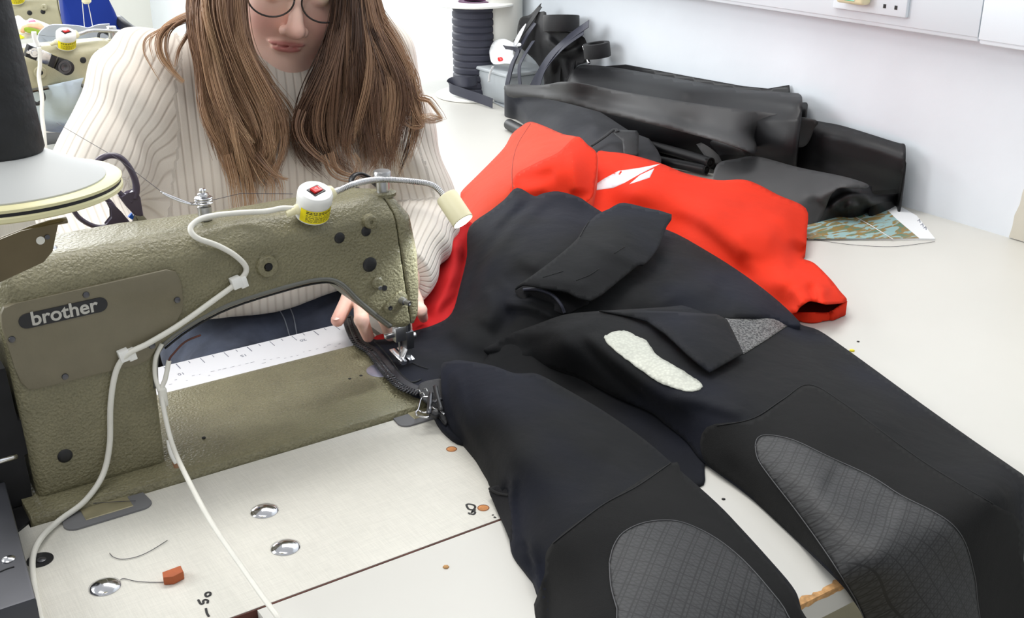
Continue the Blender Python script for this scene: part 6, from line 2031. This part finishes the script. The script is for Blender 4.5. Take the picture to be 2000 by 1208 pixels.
ribbon('loose_webbing', [P(955, 150, z=T + .05), P(915, 160, z=T + .055), P(884, 160, z=T + .045), P(880, 172, z=T + .03), P(905, 182, z=T + .025), P(935, 192, z=T + .02), P(962, 202, z=T + .016)], .026, .0012, M_TAPE, rl1)
ry = 2.93
rq = P(985, 120, x=XW - .055)
rl2 = empty('white_reel', (rq[0], rq[1], T))
tag(rl2, 'plain pale grey card tube standing by the wall right of the webbing reel', 'reel')
lathe('card_tube', (rq[0], rq[1], T), Z, [(.050, 0), (.050, .42), (.044, .42), (.044, .40), (0, .40)], mat('pale_card', srgb(206, 206, 200), .7), rl2, 36)
lathe('end_cap', (rq[0], rq[1], T), Z, [(.053, 0), (.053, .006), (.050, .007)], M_WHITEPL, rl2, 36)

# grey tub
tx = P(1002, 192, z=T)
tx = np.array([min(tx[0], XW - .075), tx[1], T])
tb = empty('grey_tub', tx)
tag(tb, 'pale grey plastic tub holding the tangle of black webbing', 'tub')
M_TUB = mat('pale_grey_plastic', srgb(186, 192, 196), .45)
bm = bmesh.new()
bm_box(bm, tx + [-.060, -.085, 0], tx + [.060, .085, .085], .012, 3)
for v in bm.verts:
    k = 1 + .22 * (v.co.z - T) / .085
    v.co.x = tx[0] + (v.co.x - tx[0]) * k; v.co.y = tx[1] + (v.co.y - tx[1]) * k
from_bm('tub_body', bm, M_TUB, tb)
box('tub_lip', tx + [-.078, -.108, .082], tx + [.074, .108, .092], M_TUB, tb, .004)
a = P(975, 110, x=tx[0] - .03)
# white bag with red marks
WB = Drape([(955, 95, ('x', tx[0] - .05)), (1018, 85, ('x', tx[0] - .05)), (965, 125, ('x', tx[0] - .07)), (1005, 125, ('x', tx[0] - .06)), (985, 80, ('x', tx[0] - .03))], [([(960, 90), (985, 105), (1015, 92)], .012, 6, 6), ([(970, 80), (975, 120)], .008, 5, 5)], .002, .08, 40)
o = drape_mesh('plastic_bag', WB, [(958, 92), (966, 80), (985, 76), (1004, 84), (1016, 84), (1016, 90), (1002, 94), (1004, 122), (985, 124), (962, 124), (956, 105)], M_WHITEP, None, 4)
tag(o, 'crumpled white bag with red specks on top of the grey tub', 'bag')
o2 = drape_mesh('bag_print', WB, [(972, 113), (980, 112), (982, 118), (974, 120)], M_RED, o, 3, off=.002, thick=0)
o2 = drape_mesh('bag_flap', WB, [(1003, 84), (1014, 62), (1027, 46), (1022, 60), (1012, 82), (1006, 90)], M_WHITEP, o, 3, off=.004, thick=.001)
G_W = 'black webbing pieces in the grey tub'
def strap(lab, pts, wpx, m=M_TAPE, nm='webbing_strip', th=.0014, side=(0, 1, -.2)):
    V = [P(u, v, x=x_) for u, v, x_ in pts]
    o = ribbon(nm, V, wpx * .00128, th, m, None, side=side)
    tag(o, lab, 'webbing', G_W)
    return o
X0 = XW - .06
strap('long dark webbing strip leaning left over the tub, tip highest', [(1150, 46, X0), (1110, 75, X0 - .02), (1075, 110, X0 - .045), (1050, 150, X0 - .06), (1035, 180, X0 - .07)], 19)
strap('dark webbing strip just below the longest leaning strip, same slant', [(1140, 62, X0 - .01), (1095, 95, X0 - .035), (1062, 135, X0 - .055), (1048, 180, X0 - .075)], 16)
strap('dark webbing strip hanging across the white bag', [(1045, 45, X0 - .02), (1022, 80, X0 - .05), (1000, 130, X0 - .085), (990, 168, X0 - .095)], 15)
strap('short twisted webbing strip hanging down the front of the tub', [(1042, 80, X0 - .04), (1020, 115, X0 - .08), (1014, 135, X0 - .09), (1016, 170, X0 - .095)], 11)
strap('webbing strip folded over the tub lip at its left corner', [(985, 92, X0 - .08), (1010, 100, X0 - .07), (1000, 125, X0 - .09), (992, 160, X0 - .1)], 13)
strap('black webbing strip hanging behind the slanted strips', [(1085, 80, X0 + .01), (1090, 120, X0 - .01), (1088, 160, X0 - .02), (1086, 185, X0 - .03)], 20, M_TAPEB)
strap('black webbing strip hanging lowest right beside the fabric stack', [(1120, 100, X0 + .01), (1115, 130, X0), (1108, 165, X0 - .02), (1105, 185, X0 - .02)], 24, M_TAPEB)
strap('black webbing strip leaning left above the white bag', [(1056, 12, X0), (1038, 40, X0 - .02), (1016, 70, X0 - .04), (1004, 82, X0 - .05)], 13, M_TAPEB)
TBD = Drape([(1057, 8, ('x', X0)), (1015, 36, ('x', X0)), (1000, 70, ('x', X0)), (1060, 60, ('x', X0 - .02)), (1140, 110, ('x', X0 + .01)), (1060, 120, ('x', X0 - .02))], [([(1060, 70), (1100, 100), (1140, 90)], .02, 8, 10), ([(1075, 110), (1080, 150)], .012, 8, 8), ([(1100, 110), (1110, 170)], .012, 8, 8)], .003, .06, 41)
o = drape_mesh('black_cloth', TBD, [(1057, 6), (1052, 22), (1066, 24), (1070, 50), (1110, 62), (1142, 75), (1146, 118), (1128, 128), (1112, 150), (1104, 186), (1066, 186), (1062, 150), (1046, 120), (1015, 90), (1010, 66), (1016, 36), (1036, 28)], M_TAPEB, None, 5)
tag(o, 'tangled black cloth with a sharp raised corner behind the webbing strips', 'cloth')
for lab, u, v, r, h, dr, xx in (('wide coil of black webbing on top of the tangle', 1096, 46, .046, .040, (.1, .15, 1), X0 - .005), ('coil of black webbing sticking out right of the tangle toward the wall', 1166, 98, .033, .034, (-.1, .1, 1), X0 + .005)):
    q = P(u, v, x=xx)
    dr = np.array(dr); dr = dr / np.linalg.norm(dr)
    o = lathe('webbing_coil', q - dr * h / 2, dr, [(r * .62, 0), (r * .98, 0), (r, .002), (r, h - .002), (r * .98, h), (r * .9, h - .001), (r * .82, h), (r * .74, h - .001), (r * .66, h), (r * .62, h), (r * .62, h * .2), (0, h * .2)], M_TAPEB, None, 40)
    tag(o, lab, 'webbing', G_W)
q = P(1146, 112, x=X0 - .01)
tube_ = tube('steel_clip', [P(1140, 90, x=X0 - .02), P(1143, 100, x=X0 - .02), P(1147, 114, x=X0 - .02), P(1151, 124, x=X0 - .02)], .004, M_CHROME, None, 8, 4)
tag(tube_, 'small shiny steel clip hanging under the right webbing coil', 'clip')
o = tube('white_tag', [P(963, 130, x=tx[0] - .085), P(957, 145, x=tx[0] - .085), P(955, 160, x=tx[0] - .085)], .004, M_WHITEP, None, 8, 4, flat=.3)
tag(o, 'white tag hanging on the left front of the grey tub', 'tag')
for i, (lab, p0, p1) in enumerate((('narrow grey rule poking out from under the stack toward the loose webbing', (962, 196), (1045, 236)), ('white plastic strip beside the grey rule under the stack', (975, 193), (1035, 222)))):
    a, b = P(*p0, z=T + .002), P(*p1, z=T + .002)
    o = ribbon('flat_strip', [a + [0, 0, .004 * i], b + [0, 0, .004 * i]], .016 - .004 * i, .002, (M_TUB, M_WHITEPL)[i], None, side=np.cross(b - a, [0, 0, 1]), n=1)
    tag(o, lab, 'strip')

# ================================================================== BEHIND: OTHER MACHINES, CHAIR
def shifted(src, dx, dy, rz=0.0, lab=None):
    c = copy_tree(src)
    piv = Vector((.5, 1.15, 0))
    M = Matrix.Translation(Vector((dx, dy, 0))) @ Matrix.Translation(piv) @ Matrix.Rotation(rz, 4, 'Z') @ Matrix.Translation(-piv)
    c.location = M @ c.location
    c.rotation_euler[2] += rz
    if lab: c['label'] = lab
    return c


for (dx, dy, rz, a, b, c) in ((.065, 1.345, math.radians(2), 'olive sewing machine on the table behind the seamstress at upper left', 'white work lamp with yellow label on the machine just behind the seamstress', 'pale laminate table carrying the sewing machine just behind the seamstress'),
                              (.15, 2.17, math.radians(-18), 'brightly lit olive sewing machine farthest away in the top left corner', 'white work lamp cut by the top edge on the farthest machine', 'pale laminate table under the farthest sewing machine')):
    m2 = shifted(ma, dx, dy, rz, a)
    l2_ = shifted(lm, dx, dy, rz, b)
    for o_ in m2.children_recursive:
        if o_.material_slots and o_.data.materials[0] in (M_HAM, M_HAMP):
            o_.material_slots[0].link = 'OBJECT'; o_.material_slots[0].material = M_HAM2  # same paint lightened as if overexposed
    for ch in list(l2_.children):
        if ch.name.startswith('power_cable') or ch.name.startswith('cable_clip'): bpy.data.objects.remove(ch)
    t2 = shifted(st, dx, dy, rz, c)
    for ch in list(t2.children):
        if ch.name.split('.')[0] in ('edge_strip', 'drill_hole', 'hole_rim', 'marker_digit', 'marker_dot', 'cable_slot', 'slot_screw'): bpy.data.objects.remove(ch)
for ch in list(m2.children):
    pass
# thread tension unit on the second machine
tu = empty('tension_unit', P(95, 115, y=2.43))
tag(tu, 'black and chrome bar with a dark dial slanting across the second machine', 'tension unit')
yT = 2.425
def pyp(L): return [tuple(P(u, v, y=yT)[[0, 2]]) for u, v in L]
prism('bar_front', pyp([(55, 86), (108, 108), (101, 131), (47, 109)]), 'y', yT - .012, yT + .010, M_CHROME, tu, .002)
prism('bar_end', pyp([(54, 86), (76, 95), (68, 117), (47, 109)]), 'y', yT - .013, yT + .010, M_BLACKPL, tu, .001)
prism('bar_band', pyp([(98, 104), (109, 109), (101, 132), (91, 127)]), 'y', yT - .013, yT + .010, M_BLACKPL, tu, .001)
dd_ = [(113, 111)] + [(128 + 14.5 * math.cos(t), 131 + 14.5 * math.sin(t)) for t in np.linspace(-1.2, 2.1, 12)] + [(104, 133)]
prism('dial_end', pyp(dd_), 'y', yT - .013, yT + .008, M_BLACKPL, tu, .001)
q = P(126, 131, y=yT - .013)
lathe('dial', q, (0, -1, 0), [(.014, 0), (.013, .003), (.009, .003), (.008, .006), (.003, .006), (0, .004)], M_DARKSTEEL, tu, 28)
q = P(67, 103, y=yT - .014)
lathe('rosette', q, (0, -1, 0), [(.010, 0), (.009, .002), (.006, .002), (.005, .004), (0, .004)], M_CHROME, tu, 24)
lathe('rosette_lug', q + [.013, 0, -.002], (0, -1, 0), [(.004, 0), (.003, .003), (0, .003)], M_CHROME, tu, 16)
lathe('rosette_lug', q + [-.011, 0, .002], (0, -1, 0), [(.004, 0), (.003, .003), (0, .003)], M_CHROME, tu, 16)
tube('unit_bracket', [P(66, 62, y=2.42), P(68, 75, y=2.42), P(76, 92, y=2.42)], .005, M_WHITEPL, tu, 8, 4)
o = tube('background_cable', [P(76, 92, y=2.41), P(78, 125, y=2.405), P(76, 150, y=2.40), P(82, 190, y=2.38), P(82, 225, y=2.36), P(86, 260, y=2.34), P(90, 320, y=2.32), P(92, 380, y=2.30)], .0042, M_CABLE, None, 8, 6)
tag(o, 'white cable hanging down beside the black thread cone behind', 'cable')
o = tube('black_ring', [P(76, 176, y=2.42), P(84, 184, y=2.42), P(84, 196, y=2.42), P(72, 203, y=2.42), P(60, 196, y=2.42)], .004, M_BLACKPL, None, 8, 6)
tag(o, 'open black wire ring behind the white background cable', 'ring')
# white work on the second machine's bed
bs_ = Drape([(85, 175, ('y', 2.50)), (185, 150, ('y', 2.52)), (80, 245, ('z', T + .02)), (150, 245, ('z', T + .02)), (130, 200, ('y', 2.47))], [([(100, 180), (110, 240)], .01, 10, 10), ([(140, 170), (130, 240)], .01, 8, 12)], .003, .05, 44)
o = drape_mesh('pale_fabric', bs_, [(60, 178), (85, 170), (140, 158), (195, 146), (200, 160), (170, 250), (80, 254), (62, 220)], fabric('pale_blue_fabric', srgb(202, 216, 228), .8), None, 8)
tag(o, 'pale blue white fabric under the arm of the second machine', 'fabric')
# bag of bright threads
bgp = empty('plastic_bag', P(60, 60, y=2.75))
tag(bgp, 'clear bag of yellow, green and orange scraps behind the second machine', 'bag')
for nm, ol, m, y_ in (('yellow_scrap', [(12, 52), (26, 52), (30, 62), (48, 74), (22, 77), (16, 70)], mat('lemon_cloth', srgb(220, 225, 30), .6), 2.74),
                      ('green_scrap', [(22, 64), (28, 60), (30, 77), (22, 77)], mat('lime_cloth', srgb(120, 220, 70), .6), 2.735),
                      ('green_scrap', [(48, 54), (62, 54), (84, 62), (76, 68), (50, 62)], mat('olive_cloth', srgb(150, 175, 50), .6), 2.745),
                      ('orange_scrap', [(40, 62), (44, 50), (56, 44), (76, 44), (90, 56), (96, 66), (84, 60), (56, 52), (48, 64)], mat('apricot_cloth', srgb(250, 190, 150), .6), 2.75),
                      ('pink_scrap', [(56, 40), (66, 38), (70, 44), (58, 45)], mat('pink_cloth', srgb(240, 130, 160), .6), 2.755),
                      ('bag_film', [(14, 50), (34, 30), (50, 40), (62, 36), (96, 48), (112, 60), (90, 70), (50, 76), (20, 78)], mat('bag_film_white', srgb(236, 232, 226), .2, alpha=None, spec=.8), 2.775)):
    Dd = Drape([(0, 80, ('y', y_ + .02)), (120, 80, ('y', y_ + .02)), (60, 30, ('y', y_ + .03)), (60, 60, ('y', y_ - .01))], [([(20, 60), (60, 50), (100, 62)], .006, 6, 6)], .003, .1, 45)
    drape_mesh(nm, Dd, ol, m, bgp, 4)
# roll of white paper on the second table
o = ribbon('paper_strip', [P(78, 86, y=2.60), P(84, 74, y=2.60), P(98, 65, y=2.60), P(118, 64, y=2.60), P(150, 66, y=2.60), P(170, 70, y=2.60), P(190, 64, y=2.60), P(212, 62, y=2.60)], .05, .002, mat('white_blue_card', srgb(222, 228, 244), .6), None, side=(0, .5, -.6))
tag(o, 'wavy white card strip lying on top of the second machine', 'card')
# blue office chair
ch = empty('office_chair', (P(180, 60, y=3.05)[0], 3.05, 0))
tag(ch, 'blue upholstered office chair back beyond the second machine', 'chair')
yb_ = 3.0
M_BLUEF = fabric('royal_blue_cloth', srgb(24, 52, 140), .9)
cb = [P(u, v, y=yb_)[[0, 2]] for u, v in ((122, -70), (124, 0), (128, 40), (136, 66), (240, 66), (236, 44), (226, 20), (213, 0), (196, -28), (170, -60))]
prism('backrest', [tuple(c) for c in cb], 'y', yb_, yb_ + .06, M_BLUEF, ch, .015, 4)
cxx = cb[3][0] * .5 + cb[4][0] * .5
box('back_shell', (cb[3][0] + .02, yb_ + .05, cb[3][1] - .02), (cb[4][0] - .02, yb_ + .075, cb[0][1] - .03), M_BLACKPL, ch, .01)
box('seat', (cxx - .24, yb_ - .42, .46), (cxx + .24, yb_ + .02, .54), M_BLUEF, ch, .035, 4)
tube('back_post', [(cxx, yb_ - .2, .46), (cxx, yb_ + .07, .48), (cxx, yb_ + .09, .8), (cxx, yb_ + .07, 1.0)], .018, M_BLACKPL, ch, 10, 4)
tube('gas_column', [(cxx, yb_ - .2, .46), (cxx, yb_ - .2, .08)], .025, M_DARKSTEEL, ch, 14, 1)
for k in range(5):
    a = 2 * math.pi * k / 5
    tube('base_spoke', [(cxx, yb_ - .2, .09), (cxx + .27 * math.cos(a), yb_ - .2 + .27 * math.sin(a), .065)], .016, M_BLACKPL, ch, 10, 1)
    lathe('castor', (cxx + .27 * math.cos(a) - .012, yb_ - .2 + .27 * math.sin(a), .028), (1, 0, 0), [(.02, 0), (.028, .004), (.028, .02), (.02, .024)], M_BLACKPL, ch, 16)
tube('armrest', [P(232, 40, y=3.02), P(246, 52, y=2.98), P(262, 62, y=2.95), P(290, 68, y=2.92), P(310, 72, y=2.9)], .014, M_BLACKPL, ch, 10, 4)
# small spool guide with two threads
sg = empty('thread_guide', P(168, 4, y=2.6))
tag(sg, 'cream thread guide with two threads falling before the blue chair', 'thread guide')
lathe('guide_knob', P(168, -4, y=2.6), (0, 0, 1), [(.006, -.012), (.010, -.008), (.010, .004), (.006, .008), (0, .009)], M_CREAMPL, sg, 20)
tube('guide_rod', [P(168, -4, y=2.6), P(168, -60, y=2.6), P(8, -80, y=2.6), P(8, 200, y=2.6)], .003, M_CHROME, sg, 8, 1)
tube('thread', [P(161, 6, y=2.6), P(163, 30, y=2.6), P(165, 52, y=2.6)], .0009, M_CABLE, sg, 5, 2)
tube('thread', [P(172, 6, y=2.6), P(177, 30, y=2.6), P(181, 52, y=2.6)], .0009, M_CABLE, sg, 5, 2)
# grille on the back wall
gx = [P(331, 22, y=5.99), P(365, 52, y=5.99)]
gr = empty('wall_grille', gx[0])
tag(gr, 'dark slatted grille low on the cream back wall beside the hair', 'grille')
box('grille_frame', (gx[0][0], 5.985, gx[1][2]), (gx[1][0], 6.0, gx[0][2]), M_DARK, gr)
n = 7
for k in range(n):
    z = gx[0][2] + (gx[1][2] - gx[0][2]) * (k + .5) / n
    box('slat', (gx[0][0] + .008, 5.978, z - .002), (gx[1][0] - .008, 5.986, z + .002), M_CREAMPL, gr)
bb = struct(box('baseboard_back', (-1.5, 5.97, .42), (gx[1][0] + .6, 6.0, .44), M_WALLB))
